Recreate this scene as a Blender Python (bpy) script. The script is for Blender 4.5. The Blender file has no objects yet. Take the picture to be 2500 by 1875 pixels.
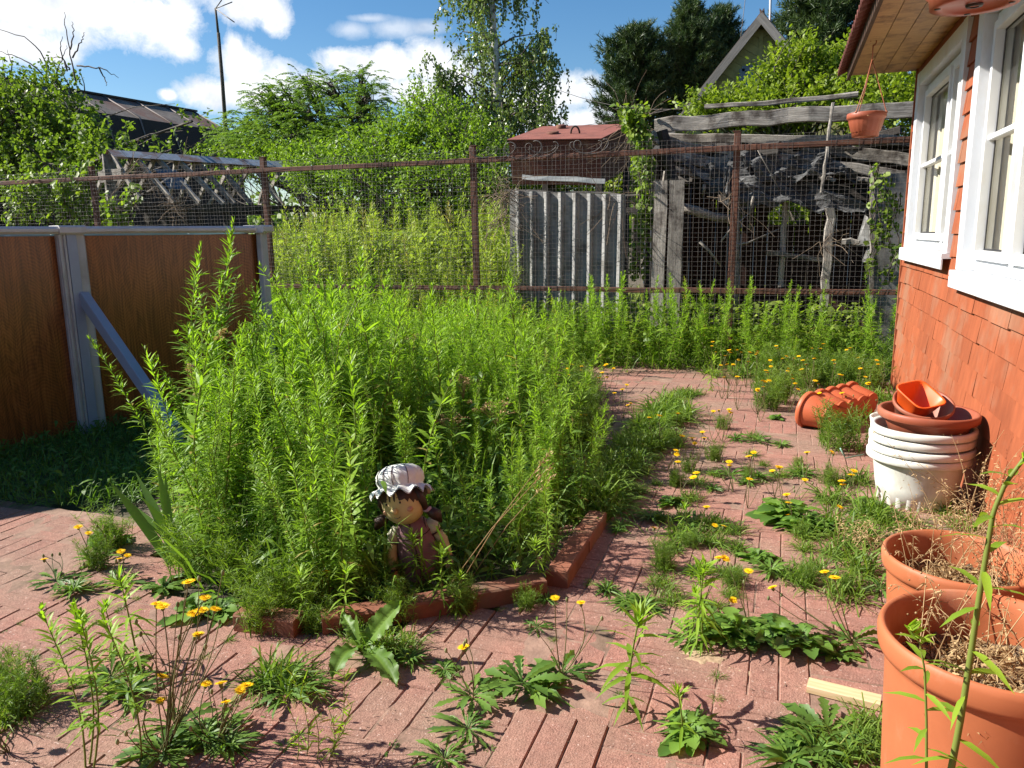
EXPO = 1.3
import bpy, math, random
import numpy as np
from math import radians, sin, cos, pi
rng = np.random.default_rng(7)
random.seed(7)
sc = bpy.context.scene
COL = sc.collection

# ------------------------------------------------------------------ camera model (world: X across to the house wall, Y away along it)
F, YAW, PITCH, ROLL, CH = 1880., radians(19.4), radians(11.0), -0.014, 1.3
def _rz(a): c, s = cos(a), sin(a); return np.array([[c,-s,0],[s,c,0],[0,0,1.]])
def _rx(a): c, s = cos(a), sin(a); return np.array([[1,0,0],[0,c,-s],[0,s,c]])
RC = _rz(YAW) @ _rx(pi/2-PITCH) @ _rz(ROLL)
CAM = np.array([0,0,CH])
def ray(x, y): return RC @ np.array([(x-1250)/F, -(y-937.5)/F, -1.])
def gz(x, y, z=0.):
    d = ray(x, y); return CAM + d*((z-CH)/d[2])
def aY(x, y, Y):
    d = ray(x, y); return CAM + d*(Y/d[1])
def aX(x, y, X):
    d = ray(x, y); return CAM + d*(X/d[0])
def dep(p): return -(RC.T @ (np.asarray(p, float)-CAM))[2]

# ------------------------------------------------------------------ geometry collector
def nrm(a):
    a = np.asarray(a, float); return a/np.maximum(np.linalg.norm(a, axis=-1, keepdims=True), 1e-9)
class G:
    def __init__(s): s.V=[]; s.T=[]; s.C=[]; s.Q=[]; s.R=[]; s.qm=[]; s.rm=[]; s.qs=[]; s.rs=[]; s.n=0
    def add(s, v, quads=None, tris=None, tint=.5, mi=0, smooth=False, gco=None):
        v = np.asarray(v, float).reshape(-1, 3); k = len(v)
        s.V.append(v); s.T.append(np.broadcast_to(np.asarray(tint, float), (k,)).copy())
        s.C.append(v.copy() if gco is None else np.asarray(gco, float).reshape(-1, 3))
        if quads is not None and len(quads):
            q = np.asarray(quads, int).reshape(-1, 4)+s.n; s.Q.append(q)
            s.qm.append(np.broadcast_to(mi, (len(q),))); s.qs.append(np.full(len(q), smooth))
        if tris is not None and len(tris):
            q = np.asarray(tris, int).reshape(-1, 3)+s.n; s.R.append(q)
            s.rm.append(np.broadcast_to(mi, (len(q),))); s.rs.append(np.full(len(q), smooth))
        s.n += k; return s
    def empty(s): return s.n == 0
    def pack(s):
        V = np.concatenate(s.V); T = np.concatenate(s.T); C = np.concatenate(s.C)
        Q = np.concatenate(s.Q) if s.Q else np.zeros((0,4), int); R = np.concatenate(s.R) if s.R else np.zeros((0,3), int)
        cat = lambda l, t: np.concatenate(l).astype(t) if l else np.zeros(0, t)
        return V, T, C, Q, R, cat(s.qm,int), cat(s.rm,int), cat(s.qs,bool), cat(s.rs,bool)
    def put(s, packed, loc=(0,0,0), rz=0., sc_=1., lean=(0,0), dt=0.):
        V, T, C, Q, R, qm, rm, qs, rs = packed
        M = _rz(rz); v = (V*sc_) @ M.T
        v = v + np.stack([v[:,2]*lean[0], v[:,2]*lean[1], 0*v[:,2]], 1)
        s.V.append(v+np.asarray(loc)); s.T.append(T+dt); s.C.append(C)
        if len(Q): s.Q.append(Q+s.n); s.qm.append(qm); s.qs.append(qs)
        if len(R): s.R.append(R+s.n); s.rm.append(rm); s.rs.append(rs)
        s.n += len(V); return s
    def mesh(s, name, mats, off=(0,0,0)):
        V, T, C, Q, R, qm, rm, qs, rs = s.pack()
        me = bpy.data.meshes.new(name); V = V-np.asarray(off)
        me.vertices.add(len(V)); me.vertices.foreach_set('co', V.ravel())
        L = np.concatenate([Q.ravel(), R.ravel()]); me.loops.add(len(L)); me.loops.foreach_set('vertex_index', L.astype(np.int32))
        st = np.concatenate([np.arange(len(Q))*4, len(Q)*4+np.arange(len(R))*3]).astype(np.int32)
        me.polygons.add(len(st)); me.polygons.foreach_set('loop_start', st)
        me.polygons.foreach_set('material_index', np.concatenate([qm, rm]).astype(np.int32))
        me.polygons.foreach_set('use_smooth', np.concatenate([qs, rs]))
        for m in (mats if isinstance(mats, (list, tuple)) else [mats]): me.materials.append(m)
        a = me.attributes.new('tint', 'FLOAT', 'POINT'); a.data.foreach_set('value', T)
        a = me.attributes.new('gco', 'FLOAT_VECTOR', 'POINT'); a.data.foreach_set('vector', C.ravel())
        me.update(calc_edges=True); me.validate(); return me
    # --- shapes
    def tube(s, P, r, n=6, tint=.5, mi=0, cap=True, flat=False):
        P = np.asarray(P, float); k = len(P); r = np.broadcast_to(np.asarray(r, float), (k,))
        d = nrm(np.gradient(P, axis=0)); ref = np.array([0,0,1.]) if abs(d[0][2]) < .9 else np.array([1.,0,0])
        a = np.linspace(0, 2*pi, n, endpoint=False); v = []
        x = nrm(np.cross(d[0], ref))
        for i in range(k):
            x = nrm(x-d[i]*np.dot(x, d[i])); y = np.cross(d[i], x)
            v.append(P[i]+r[i]*(np.cos(a)[:,None]*x+np.sin(a)[:,None]*y))
        v = np.concatenate(v); i, j = np.meshgrid(np.arange(k-1), np.arange(n), indexing='ij'); j2 = (j+1)%n
        q = np.stack([i*n+j, i*n+j2, (i+1)*n+j2, (i+1)*n+j], -1).reshape(-1,4)
        t = []
        if cap:
            t = [(0,m+1,m) for m in range(1,n-1)] + [((k-1)*n,(k-1)*n+m,(k-1)*n+m+1) for m in range(1,n-1)]
        ln = np.concatenate([[0], np.cumsum(np.linalg.norm(np.diff(P, axis=0), axis=1))])
        g = np.stack([np.repeat(ln, n), np.tile(np.cos(a), k)*np.repeat(r, n), np.tile(np.sin(a), k)*np.repeat(r, n)], 1)+rng.random(3)*30
        return s.add(v, q, t, tint, mi, not flat, g)
    def beam(s, p0, p1, w, h, up=(0,0,1), seg=1, jit=0., tint=None, mi=0, taper=1., bev=0.):
        p0 = np.asarray(p0, float); p1 = np.asarray(p1, float); d = nrm(p1-p0); L = np.linalg.norm(p1-p0)
        x = np.cross(d, up); x = nrm(x) if np.linalg.norm(x) > 1e-3 else np.array([1.,0,0]); y = np.cross(x, d)
        b = min(bev, w*.4, h*.4)
        if b > 0: prof = [(-w/2+b,-h/2),(w/2-b,-h/2),(w/2,-h/2+b),(w/2,h/2-b),(w/2-b,h/2),(-w/2+b,h/2),(-w/2,h/2-b),(-w/2,-h/2+b)]
        else: prof = [(-w/2,-h/2),(w/2,-h/2),(w/2,h/2),(-w/2,h/2)]
        n = len(prof); v = []; g = []; o = rng.random(3)*40
        for i in range(seg+1):
            f = i/seg; k = 1+(taper-1)*f; jx = rng.normal(0, jit, 2) if jit else (0,0)
            for (a, c) in prof:
                ja = rng.normal(0, jit*.4, 2) if jit else (0,0)
                v.append(p0+d*L*f+x*(a*k+jx[0]+ja[0])+y*(c*k+jx[1]+ja[1])); g.append((L*f, a, c))
        q = [(i*n+j, i*n+(j+1)%n, (i+1)*n+(j+1)%n, (i+1)*n+j) for i in range(seg) for j in range(n)]
        t = []; qq = []
        for base, fl in ((0, 1), (seg*n, 0)):
            if n == 4: qq.append([base+3,base+2,base+1,base] if fl else [base,base+1,base+2,base+3])
            else: t += [(base,base+m+1,base+m) if fl else (base,base+m,base+m+1) for m in range(1,n-1)]
        return s.add(v, q+qq, t, rng.random() if tint is None else tint, mi, False, np.array(g)+o)
    def box(s, c, size, rz=0., tint=None, mi=0, bev=0.):
        c = np.asarray(c, float); d = np.array([cos(rz), sin(rz), 0])*size[0]/2
        return s.beam(c-d, c+d, size[1], size[2], tint=tint, mi=mi, bev=bev)
    def lathe(s, prof, n=32, c=(0,0,0), M=None, mod=None, tint=.5, mi=0, smooth=True, caps=(False, False)):
        a = np.linspace(0, 2*pi, n, endpoint=False); v = []
        for k, (r, z) in enumerate(prof):
            R = np.full(n, r, float); Z = np.full(n, z, float)
            if mod: R, Z = mod(a, R, Z, k)
            v.append(np.stack([R*np.cos(a), R*np.sin(a), Z], 1))
        v = np.concatenate(v); k = len(prof)
        i, j = np.meshgrid(np.arange(k-1), np.arange(n), indexing='ij'); j2 = (j+1)%n
        q = np.stack([i*n+j, i*n+j2, (i+1)*n+j2, (i+1)*n+j], -1).reshape(-1,4); t = []
        if caps[0]: t += [(0,m+1,m) for m in range(1,n-1)]
        if caps[1]: t += [((k-1)*n,(k-1)*n+m,(k-1)*n+m+1) for m in range(1,n-1)]
        if M is not None: v = v @ np.asarray(M).T
        return s.add(v+np.asarray(c), q, t, tint, mi, smooth)
    def ball(s, c, r, n=16, m=10, M=None, tint=.5, mi=0):
        r = np.broadcast_to(np.asarray(r, float), (3,)); th = np.linspace(.02, pi-.02, m)
        g = G(); g.lathe([(sin(t), -cos(t)) for t in th], n, caps=(True, True)); p = g.pack(); v = p[0]*r
        if M is not None: v = v @ np.asarray(M).T
        return s.add(v+np.asarray(c), p[3], p[4], tint, mi, True)
    def grid(s, P, tint=.5, mi=0, smooth=True, gco=None):
        P = np.asarray(P, float); a, b = P.shape[:2]
        i, j = np.meshgrid(np.arange(a-1), np.arange(b-1), indexing='ij')
        q = np.stack([i*b+j, i*b+j+1, (i+1)*b+j+1, (i+1)*b+j], -1).reshape(-1,4)
        return s.add(P.reshape(-1,3), q, None, tint, mi, smooth, gco)
    def leaves(s, P, D, N, L, W, droop=0., prof='lance', rib=0., tint=.5, mi=0):
        P = np.asarray(P, float).reshape(-1,3); k = len(P); D = nrm(np.broadcast_to(D, (k,3))); N = np.broadcast_to(N, (k,3))
        L = np.broadcast_to(np.asarray(L, float), (k,))[:,None]; W = np.broadcast_to(np.asarray(W, float), (k,))[:,None]
        dr = np.broadcast_to(np.asarray(droop, float), (k,))[:,None]
        side = np.cross(D, N); bad = np.linalg.norm(side, axis=1) < 1e-3; side[bad] = [1.,0,0]; side = nrm(side); up = np.cross(side, D)
        ts, ws = PROF[prof]; rows = []; Z = np.array([0,0,1.])
        for t, w in zip(ts, ws):
            c = P+D*L*t-Z*dr*L*t*t
            if t >= 1: rows.append([c])
            elif rib: rows.append([c-side*W*w/2+up*W*w*rib, c, c+side*W*w/2+up*W*w*rib])
            else: rows.append([c-side*W*w/2, c+side*W*w/2])
        cols = [len(r) for r in rows]; offs = np.concatenate([[0], np.cumsum(cols)]); m = offs[-1]
        v = np.stack([x for r in rows for x in r], 1)
        q = []; t_ = []
        for i in range(len(rows)-1):
            a, b = offs[i], offs[i+1]
            if cols[i+1] == 1:
                for c in range(cols[i]-1): t_.append((a+c, a+c+1, b))
            else:
                for c in range(cols[i]-1): q.append((a+c, a+c+1, b+c+1, b+c))
        base = (np.arange(k)*m)[:,None,None]
        q = (np.array(q).reshape(1,-1,4)+base).reshape(-1,4) if q else None
        t_ = (np.array(t_).reshape(1,-1,3)+base).reshape(-1,3) if t_ else None
        return s.add(v.reshape(-1,3), q, t_, np.repeat(np.broadcast_to(np.asarray(tint, float), (k,)), m), mi, bool(rib))
PROF = {
 'lance': ((0,.35,1),(.35,1,0)), 'lance3': ((0,.25,.6,1),(.25,.9,.8,0)),
 'oval': ((0,.3,.65,1),(.1,.95,.8,0)), 'tri': ((0,1),(1,0)), 'blade': ((0,.5,1),(.9,.75,0)), 'blade3': ((0,.3,.65,1),(.8,1,.7,0)),
 'quad': ((0,.5,1),(.3,1,0)),
 'tooth': ((0,.1,.24,.27,.42,.45,.6,.63,.8,.84,1),(.12,.14,.5,.24,.72,.38,.95,.55,1,.62,0)),
 'docktooth': ((0,.1,.16,.22,.25,.33,.36,.44,.47,.55,.58,.66,.69,.77,.80,.88,.91,.96,1),(.09,.10,.3,.55,.5,.78,.72,.94,.87,1,.93,.97,.88,.84,.75,.6,.5,.3,0)),
 'dock': ((0,.1,.2,.35,.5,.65,.8,.92,1),(.1,.14,.5,.85,1,.95,.75,.4,0)),
}
def rdir(n, zlo=-1, zhi=1):
    z = rng.uniform(zlo, zhi, n); a = rng.uniform(0, 2*pi, n); r = np.sqrt(np.maximum(0, 1-z*z)); return np.stack([r*np.cos(a), r*np.sin(a), z], 1)

# ------------------------------------------------------------------ object helpers
def put_props(o, label=None, cat=None, group=None, kind=None):
    if label: o['label'] = label
    if cat: o['category'] = cat
    if group: o['group'] = group
    if kind: o['kind'] = kind
    return o
def thing(name, label, cat, loc=(0,0,0), group=None):
    o = bpy.data.objects.new(name, None); COL.objects.link(o); o.location = [float(c) for c in loc]; o.empty_display_size = .1
    return put_props(o, label, cat, group)
def obj(name, g, mats, parent=None, label=None, cat=None, group=None, kind=None, loc=None, root_off=None):
    off = np.zeros(3)
    p = parent
    while p is not None: off = off+np.array(p.location); p = p.parent
    if loc is not None: off = off+np.asarray(loc, float)
    o = bpy.data.objects.new(name, g.mesh(name, mats, off)); COL.objects.link(o)
    if parent is not None: o.parent = parent
    if loc is not None: o.location = [float(c) for c in loc]
    return put_props(o, label, cat, group, kind)
def dup(root, loc, rz=0., s=1., label=None, group=None, tilt=(0,0)):
    r = root.copy(); COL.objects.link(r); r.location = [float(c) for c in loc]; r.rotation_euler = (tilt[0], tilt[1], rz); r.scale = (s,s,s)
    if label: r['label'] = label
    if group: r['group'] = group
    for ch in list(root.children):
        c = ch.copy(); COL.objects.link(c); c.parent = r
        for gch in ch.children:
            d = gch.copy(); COL.objects.link(d); d.parent = c
    return r

# ------------------------------------------------------------------ materials
def newmat(name):
    m = bpy.data.materials.new(name); m.use_nodes = True; nt = m.node_tree; nt.nodes.clear(); return m, nt, nt.nodes, nt.links
def col4(c): return (c[0], c[1], c[2], 1.)
def mixc(nt, fac, a, b, mode='MIX'):
    n = nt.nodes.new('ShaderNodeMix'); n.data_type = 'RGBA'; n.blend_type = mode
    for sck, v in ((n.inputs[0], fac), (n.inputs[6], a), (n.inputs[7], b)):
        if hasattr(v, 'is_output'): nt.links.new(v, sck)
        elif isinstance(v, (int, float)): sck.default_value = v
        else: sck.default_value = col4(v)
    return n.outputs[2]
def ramp(nt, src, stops):
    n = nt.nodes.new('ShaderNodeValToRGB'); nt.links.new(src, n.inputs[0]); e = n.color_ramp.elements
    while len(e) < len(stops): e.new(.5)
    for el, (p, c) in zip(e, stops): el.position = p; el.color = col4(c) if not isinstance(c, (int,float)) else (c,c,c,1)
    return n.outputs[0]
def coords(nt, attr='gco', scale=(1,1,1)):
    a = nt.nodes.new('ShaderNodeAttribute'); a.attribute_name = attr
    m = nt.nodes.new('ShaderNodeMapping'); m.inputs['Scale'].default_value = scale; nt.links.new(a.outputs['Vector'], m.inputs[0]); return m.outputs[0]
def noise(nt, co, scale, detail=4., rough=.55, dist=0.):
    n = nt.nodes.new('ShaderNodeTexNoise'); n.inputs['Scale'].default_value = scale; n.inputs['Detail'].default_value = detail
    n.inputs['Roughness'].default_value = rough; n.inputs['Distortion'].default_value = dist; nt.links.new(co, n.inputs['Vector']); return n.outputs[0]
def tintout(nt):
    a = nt.nodes.new('ShaderNodeAttribute'); a.attribute_name = 'tint'; return a.outputs['Fac']
def math_(nt, op, a, b=0., c=None, clamp=False):
    n = nt.nodes.new('ShaderNodeMath'); n.operation = op; n.use_clamp = clamp
    for i, v in enumerate((a, b) if c is None else (a, b, c)):
        if hasattr(v, 'is_output'): nt.links.new(v, n.inputs[i])
        else: n.inputs[i].default_value = v
    return n.outputs[0]
def bump(nt, h, strength=.3, dist=.01):
    n = nt.nodes.new('ShaderNodeBump'); n.inputs['Strength'].default_value = strength; n.inputs['Distance'].default_value = dist; nt.links.new(h, n.inputs['Height']); return n.outputs[0]
def principled(nt, color, rough=.6, metal=0., spec=.5, normal=None, trans=0., coat=0.):
    p = nt.nodes.new('ShaderNodeBsdfPrincipled')
    if hasattr(color, 'is_output'): nt.links.new(color, p.inputs['Base Color'])
    else: p.inputs['Base Color'].default_value = col4(color)
    if hasattr(rough, 'is_output'): nt.links.new(rough, p.inputs['Roughness'])
    else: p.inputs['Roughness'].default_value = rough
    p.inputs['Metallic'].default_value = metal; p.inputs['Specular IOR Level'].default_value = spec
    if coat: p.inputs['Coat Weight'].default_value = coat
    if normal is not None: nt.links.new(normal, p.inputs['Normal'])
    return p.outputs[0]
def out(nt, sh):
    o = nt.nodes.new('ShaderNodeOutputMaterial'); nt.links.new(sh, o.inputs[0])
def surf(name, c1, c2, scale=6., stretch=(1,1,1), rough=.6, bmp=.2, bdist=.01, spots=None, spotscale=3., tintamt=.35, c3=None, spec=.4, metal=0., lo=.3, hi=.7, fine=60.):
    m, nt, N, L = newmat(name)
    co = coords(nt, 'gco', stretch); n1 = noise(nt, co, scale, 6., .6)
    c = ramp(nt, n1, [(lo, c1), (hi, c2)])
    if c3 is not None:
        n3 = noise(nt, coords(nt), spotscale, 4., .6); c = mixc(nt, ramp(nt, n3, [(.5, 0.), (.66, 1.)]), c, c3)
    n2 = noise(nt, co, scale*fine/10, 3., .6)
    c = mixc(nt, .35, c, ramp(nt, n2, [(.25, (.45,.45,.45)), (.75, (1,1,1))]), 'MULTIPLY')
    t = tintout(nt); br = math_(nt, 'MULTIPLY_ADD', t, tintamt, 1-tintamt/2)
    cc = nt.nodes.new('ShaderNodeCombineXYZ')
    for i in range(3): nt.links.new(br, cc.inputs[i])
    c = mixc(nt, 1., c, cc.outputs[0], 'MULTIPLY')
    h = math_(nt, 'ADD', n1, math_(nt, 'MULTIPLY', n2, .5))
    out(nt, principled(nt, c, rough, metal, spec, bump(nt, h, bmp, bdist) if bmp else None)); return m
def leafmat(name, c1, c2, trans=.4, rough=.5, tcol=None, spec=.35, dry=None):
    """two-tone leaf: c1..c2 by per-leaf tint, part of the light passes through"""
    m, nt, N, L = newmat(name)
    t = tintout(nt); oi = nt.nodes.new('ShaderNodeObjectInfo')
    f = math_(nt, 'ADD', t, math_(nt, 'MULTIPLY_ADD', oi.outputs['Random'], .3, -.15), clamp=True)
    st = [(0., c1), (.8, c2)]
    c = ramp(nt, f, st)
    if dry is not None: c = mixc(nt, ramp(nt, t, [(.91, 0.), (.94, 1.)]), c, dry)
    p = principled(nt, c, rough, 0., spec)
    tr = nt.nodes.new('ShaderNodeBsdfTranslucent')
    tc = mixc(nt, 1., c, tcol or (1.25,1.35,.55), 'MULTIPLY'); nt.links.new(tc, tr.inputs[0])
    mx = nt.nodes.new('ShaderNodeMixShader'); mx.inputs[0].default_value = trans; nt.links.new(p, mx.inputs[1]); nt.links.new(tr.outputs[0], mx.inputs[2])
    out(nt, mx.outputs[0]); return m
def plain(name, c, rough=.5, spec=.4, var=.12, scale=9., bmp=.0, dirt=None, metal=0., coat=0.):
    m, nt, N, L = newmat(name); co = coords(nt); n = noise(nt, co, scale, 5., .6)
    a = tuple(x*(1-var) for x in c); b = tuple(min(1, x*(1+var)) for x in c); cc = ramp(nt, n, [(.3, a), (.7, b)])
    if dirt is not None:
        d = noise(nt, coords(nt, 'gco', (1,1,.45)), scale*.8, 8., .7); cc = mixc(nt, ramp(nt, d, [(.5, 0.), (.72, .75)]), cc, dirt)
    r = math_(nt, 'MULTIPLY_ADD', n, .25, rough-.12)
    out(nt, principled(nt, cc, r, metal, spec, bump(nt, n, bmp, .01) if bmp else None, coat=coat)); return m

MT = {}
MT['leaf_weed'] = leafmat('weed_leaf', (.125,.24,.018), (.29,.45,.042), .48, dry=(.42,.33,.10))
MT['stem_weed'] = leafmat('weed_stem', (.10,.15,.02), (.17,.21,.04), .15, .6)
MT['leaf_grass'] = leafmat('grass_blade', (.09,.17,.022), (.2,.3,.045), .42, dry=(.32,.25,.1))
MT['leaf_rosette'] = leafmat('rosette_leaf', (.065,.14,.022), (.16,.27,.04), .35, .5)
MT['leaf_broad'] = leafmat('broad_leaf', (.075,.16,.026), (.19,.33,.048), .42, .55)
MT['leaf_apple'] = leafmat('orchard_leaf', (.07,.13,.018), (.18,.26,.035), .42)
MT['leaf_lime'] = leafmat('lime_leaf', (.14,.21,.02), (.28,.35,.035), .45)
MT['leaf_shrub'] = leafmat('shrub_leaf', (.09,.17,.018), (.22,.33,.035), .45)
MT['leaf_feather'] = leafmat('feathery_leaf', (.09,.17,.022), (.21,.31,.045), .42)
MT['leaf_birch'] = leafmat('birch_leaf', (.06,.11,.025), (.21,.28,.075), .3, .35, spec=.6)
MT['needle'] = leafmat('pine_needle', (.025,.055,.018), (.075,.115,.035), .15, .5)
MT['leaf_meadow'] = leafmat('meadow_leaf', (.17,.25,.035), (.36,.44,.085), .45, dry=(.40,.34,.15))
MT['leaf_vine'] = leafmat('vine_leaf', (.10,.18,.02), (.24,.32,.04), .45)
MT['dry'] = leafmat('dry_stalk', (.22,.13,.06), (.5,.36,.19), .25, .8, (1.1,1,.8), spec=.1)
MT['petal'] = leafmat('yellow_petal', (.82,.47,.008), (.90,.62,.015), .25, .6, (1.1,1,.6), spec=.1)
MT['bud'] = leafmat('flower_bud', (.14,.17,.06), (.26,.27,.12), .2, .7)
MT['stem_thin'] = leafmat('flower_stem', (.07,.075,.025), (.15,.13,.05), .1, .6)
MT['bark'] = surf('tree_bark', (.05,.04,.03), (.13,.11,.09), 14, (1,1,.4), .9, .6, .02)
MT['birch_bark'] = surf('birch_bark', (.10,.09,.08), (.6,.58,.54), 5, (2,1,1), .8, .3, .01, lo=.38, hi=.5)
MT['twig'] = surf('bare_twig', (.06,.045,.035), (.14,.11,.09), 14, (1,1,1), .9, .3, .01)
MT['graywood'] = surf('weathered_wood', (.15,.13,.11), (.44,.40,.35), 5, (.7,16,16), .9, .7, .012, tintamt=.6, c3=(.07,.055,.045), spotscale=5.)
MT['blackwood'] = surf('blackened_wood', (.016,.013,.011), (.075,.064,.055), 5, (.7,14,14), .9, .6, .012, tintamt=.6)
MT['redwood'] = surf('dark_red_boards', (.03,.012,.008), (.075,.03,.02), 5, (.7,10,10), .9, .5, .01, tintamt=.5)
MT['tar'] = surf('torn_tar_paper', (.04,.04,.042), (.13,.13,.13), 4, (1,1,1), .85, .8, .03)
MT['rust_rail'] = surf('rusty_brown_steel', (.10,.042,.026), (.20,.085,.05), 10, (1,3,3), .75, .3, .004, tintamt=.2, c3=(.11,.05,.034), spotscale=7)
MT['wire'] = plain('fence_wire', (.12,.105,.095), .5, .5, .3)
MT['tank'] = surf('rusty_tank', (.085,.024,.013), (.17,.05,.03), 4, (6,6,.5), .8, .25, .006, tintamt=.1, c3=(.20,.09,.05), spotscale=6)
MT['tanktop'] = surf('red_oxide_top', (.21,.065,.045), (.28,.095,.065), 5, (1,1,1), .75, .2, .006, tintamt=.1, c3=(.17,.06,.04))
MT['slate'] = surf('grey_asbestos', (.17,.17,.17), (.36,.35,.335), 7, (1,1,.3), .9, .35, .006, tintamt=.1, c3=(.15,.14,.125), spotscale=5)
MT['zinc'] = surf('zinc_sheet', (.30,.32,.35), (.5,.52,.55), 5, (1,4,4), .5, .15, .004, metal=.3, c3=(.28,.13,.06), spotscale=2.2)
MT['barnroof'] = surf('old_felt_roof', (.10,.085,.075), (.24,.20,.17), 3, (1,1,1), .85, .3, .02, c3=(.16,.08,.06), spotscale=1.2)
MT['seam'] = plain('pale_roof_batten', (.19,.16,.15), .8, .3)
# ------------------------------------------------------------------ camera, sun, sky
cd = bpy.data.cameras.new('camera'); cam = bpy.data.objects.new('camera', cd); COL.objects.link(cam); sc.camera = cam
cd.sensor_width = 36; cd.lens = 36*F/2500; cd.clip_start = .05; cd.clip_end = 2000
from mathutils import Matrix
M4 = np.eye(4); M4[:3,:3] = RC; M4[:3,3] = CAM; cam.matrix_world = Matrix(M4.tolist())
SUN_EL = radians(37); SD = np.array([.982*cos(SUN_EL), .19*cos(SUN_EL), -sin(SUN_EL)])   # way the light travels
sl = bpy.data.lights.new('sun', 'SUN'); sl.energy = 4.6; sl.angle = radians(.5); sl.color = (1., .95, .86)
so = bpy.data.objects.new('sun', sl); COL.objects.link(so)
from mathutils import Vector
so.rotation_euler = Vector((-SD[0], -SD[1], -SD[2])).to_track_quat('Z', 'Y').to_euler(); so.location = (-8, 4, 12)
W = bpy.data.worlds.new('World'); sc.world = W; W.use_nodes = True; nt = W.node_tree; nt.nodes.clear()
sky = nt.nodes.new('ShaderNodeTexSky'); sky.sky_type = 'NISHITA'; sky.sun_disc = False; sky.sun_elevation = SUN_EL
sky.sun_rotation = math.atan2(-SD[0], -SD[1]); sky.altitude = 0; sky.air_density = 1.; sky.dust_density = .3; sky.ozone_density = 2.2
tc = nt.nodes.new('ShaderNodeTexCoord'); nt.links.new(tc.outputs['Generated'], sky.inputs['Vector']) if 'Vector' in sky.inputs else None
# clouds: soft lobes at fixed compass bearings and heights, torn by noise
sep = nt.nodes.new('ShaderNodeSeparateXYZ'); nt.links.new(tc.outputs['Generated'], sep.inputs[0])
az = math_(nt, 'ARCTAN2', sep.outputs[0], sep.outputs[1]); el = math_(nt, 'ARCSINE', sep.outputs[2])
cv = nt.nodes.new('ShaderNodeCombineXYZ'); nt.links.new(az, cv.inputs[0]); nt.links.new(el, cv.inputs[1])
n1 = math_(nt, 'ADD', math_(nt, 'MULTIPLY', noise(nt, cv.outputs[0], 8., 10., .68, .2), .55), math_(nt, 'MULTIPLY', noise(nt, cv.outputs[0], 26., 8., .7, .4), .45))
def lobes(lst):
    acc = None
    for (x, y, rx, ry) in lst:
        d = nrm(ray(x, y)); a0, e0 = math.atan2(d[0], d[1]), math.asin(d[2])
        v = nt.nodes.new('ShaderNodeVectorMath'); v.operation = 'SUBTRACT'; nt.links.new(cv.outputs[0], v.inputs[0]); v.inputs[1].default_value = (a0, e0, 0)
        w = nt.nodes.new('ShaderNodeVectorMath'); w.operation = 'MULTIPLY'; nt.links.new(v.outputs[0], w.inputs[0]); w.inputs[1].default_value = (F/rx*.93, F/ry*.93, 0)
        l = nt.nodes.new('ShaderNodeVectorMath'); l.operation = 'LENGTH'; nt.links.new(w.outputs[0], l.inputs[0])
        acc = l.outputs['Value'] if acc is None else math_(nt, 'SMOOTH_MIN', acc, l.outputs['Value'], .12)
    return acc
LOB = [(60,15,230,75),(250,30,170,85),(390,60,100,75),(450,110,40,35),(40,100,150,60),(110,125,80,40),(600,15,95,55),(670,55,45,40),
       (600,165,80,75),(575,110,28,38),(680,190,80,55),(540,225,110,38),(640,235,130,40),(760,205,70,35),(410,232,24,16),
       (850,150,75,35),(950,165,95,50),(1060,155,90,60),(1010,225,110,45),(1120,190,90,60),(940,140,40,30),
       (1390,225,120,62),(1420,300,120,50),(1300,260,120,60),(1500,240,70,50),(-300,60,250,110),(-500,260,300,60),(2900,100,300,120),(3300,300,300,90),(1900,-600,400,150),(300,-700,350,120)]
D1 = math_(nt, 'ADD', lobes(LOB), math_(nt, 'MULTIPLY_ADD', n1, 2.6, -1.3))
mask = ramp(nt, D1, [(.42, 1.), (.92, 0.)])
WSP = [(860,72,60,22),(960,70,75,22),(1040,68,55,18),(900,45,60,12),(500,-20,120,30)]
D2 = math_(nt, 'ADD', lobes(WSP), math_(nt, 'MULTIPLY_ADD', n1, 2.4, -1.2)); mask2 = ramp(nt, D2, [(.2, .55), (1., 0.)])
mk = math_(nt, 'MAXIMUM', mask, mask2)
n2 = noise(nt, cv.outputs[0], 14., 6., .6); den = math_(nt, 'ADD', math_(nt, 'MULTIPLY', n2, .75), math_(nt, 'MULTIPLY', n1, .35))
ccol = ramp(nt, den, [(.38, (.60,.65,.74)), (.52, (.86,.89,.94)), (.66, (1.,1.,1.))])
skc = nt.nodes.new('ShaderNodeHueSaturation'); skc.inputs['Saturation'].default_value = 1.3; nt.links.new(sky.outputs[0], skc.inputs['Color'])
b1 = nt.nodes.new('ShaderNodeBackground'); nt.links.new(skc.outputs[0], b1.inputs[0]); b1.inputs[1].default_value = .056
b2 = nt.nodes.new('ShaderNodeBackground'); nt.links.new(ccol, b2.inputs[0]); b2.inputs[1].default_value = .50
mx = nt.nodes.new('ShaderNodeMixShader'); nt.links.new(mk, mx.inputs[0]); nt.links.new(b1.outputs[0], mx.inputs[1]); nt.links.new(b2.outputs[0], mx.inputs[2])
wo = nt.nodes.new('ShaderNodeOutputWorld'); nt.links.new(mx.outputs[0], wo.inputs[0])
W.cycles.sampling_method = 'MANUAL'; W.cycles.sample_map_resolution = 512
sc.view_settings.view_transform = 'Standard'; sc.view_settings.look = 'None'; sc.view_settings.gamma = 1; sc.view_settings.exposure = EXPO
sc.cycles.max_bounces = 6; sc.cycles.diffuse_bounces = 3; sc.cycles.glossy_bounces = 3; sc.cycles.transmission_bounces = 4; sc.cycles.transparent_max_bounces = 12
sc.cycles.caustics_reflective = False; sc.cycles.caustics_refractive = False; sc.cycles.use_denoising = True

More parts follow.
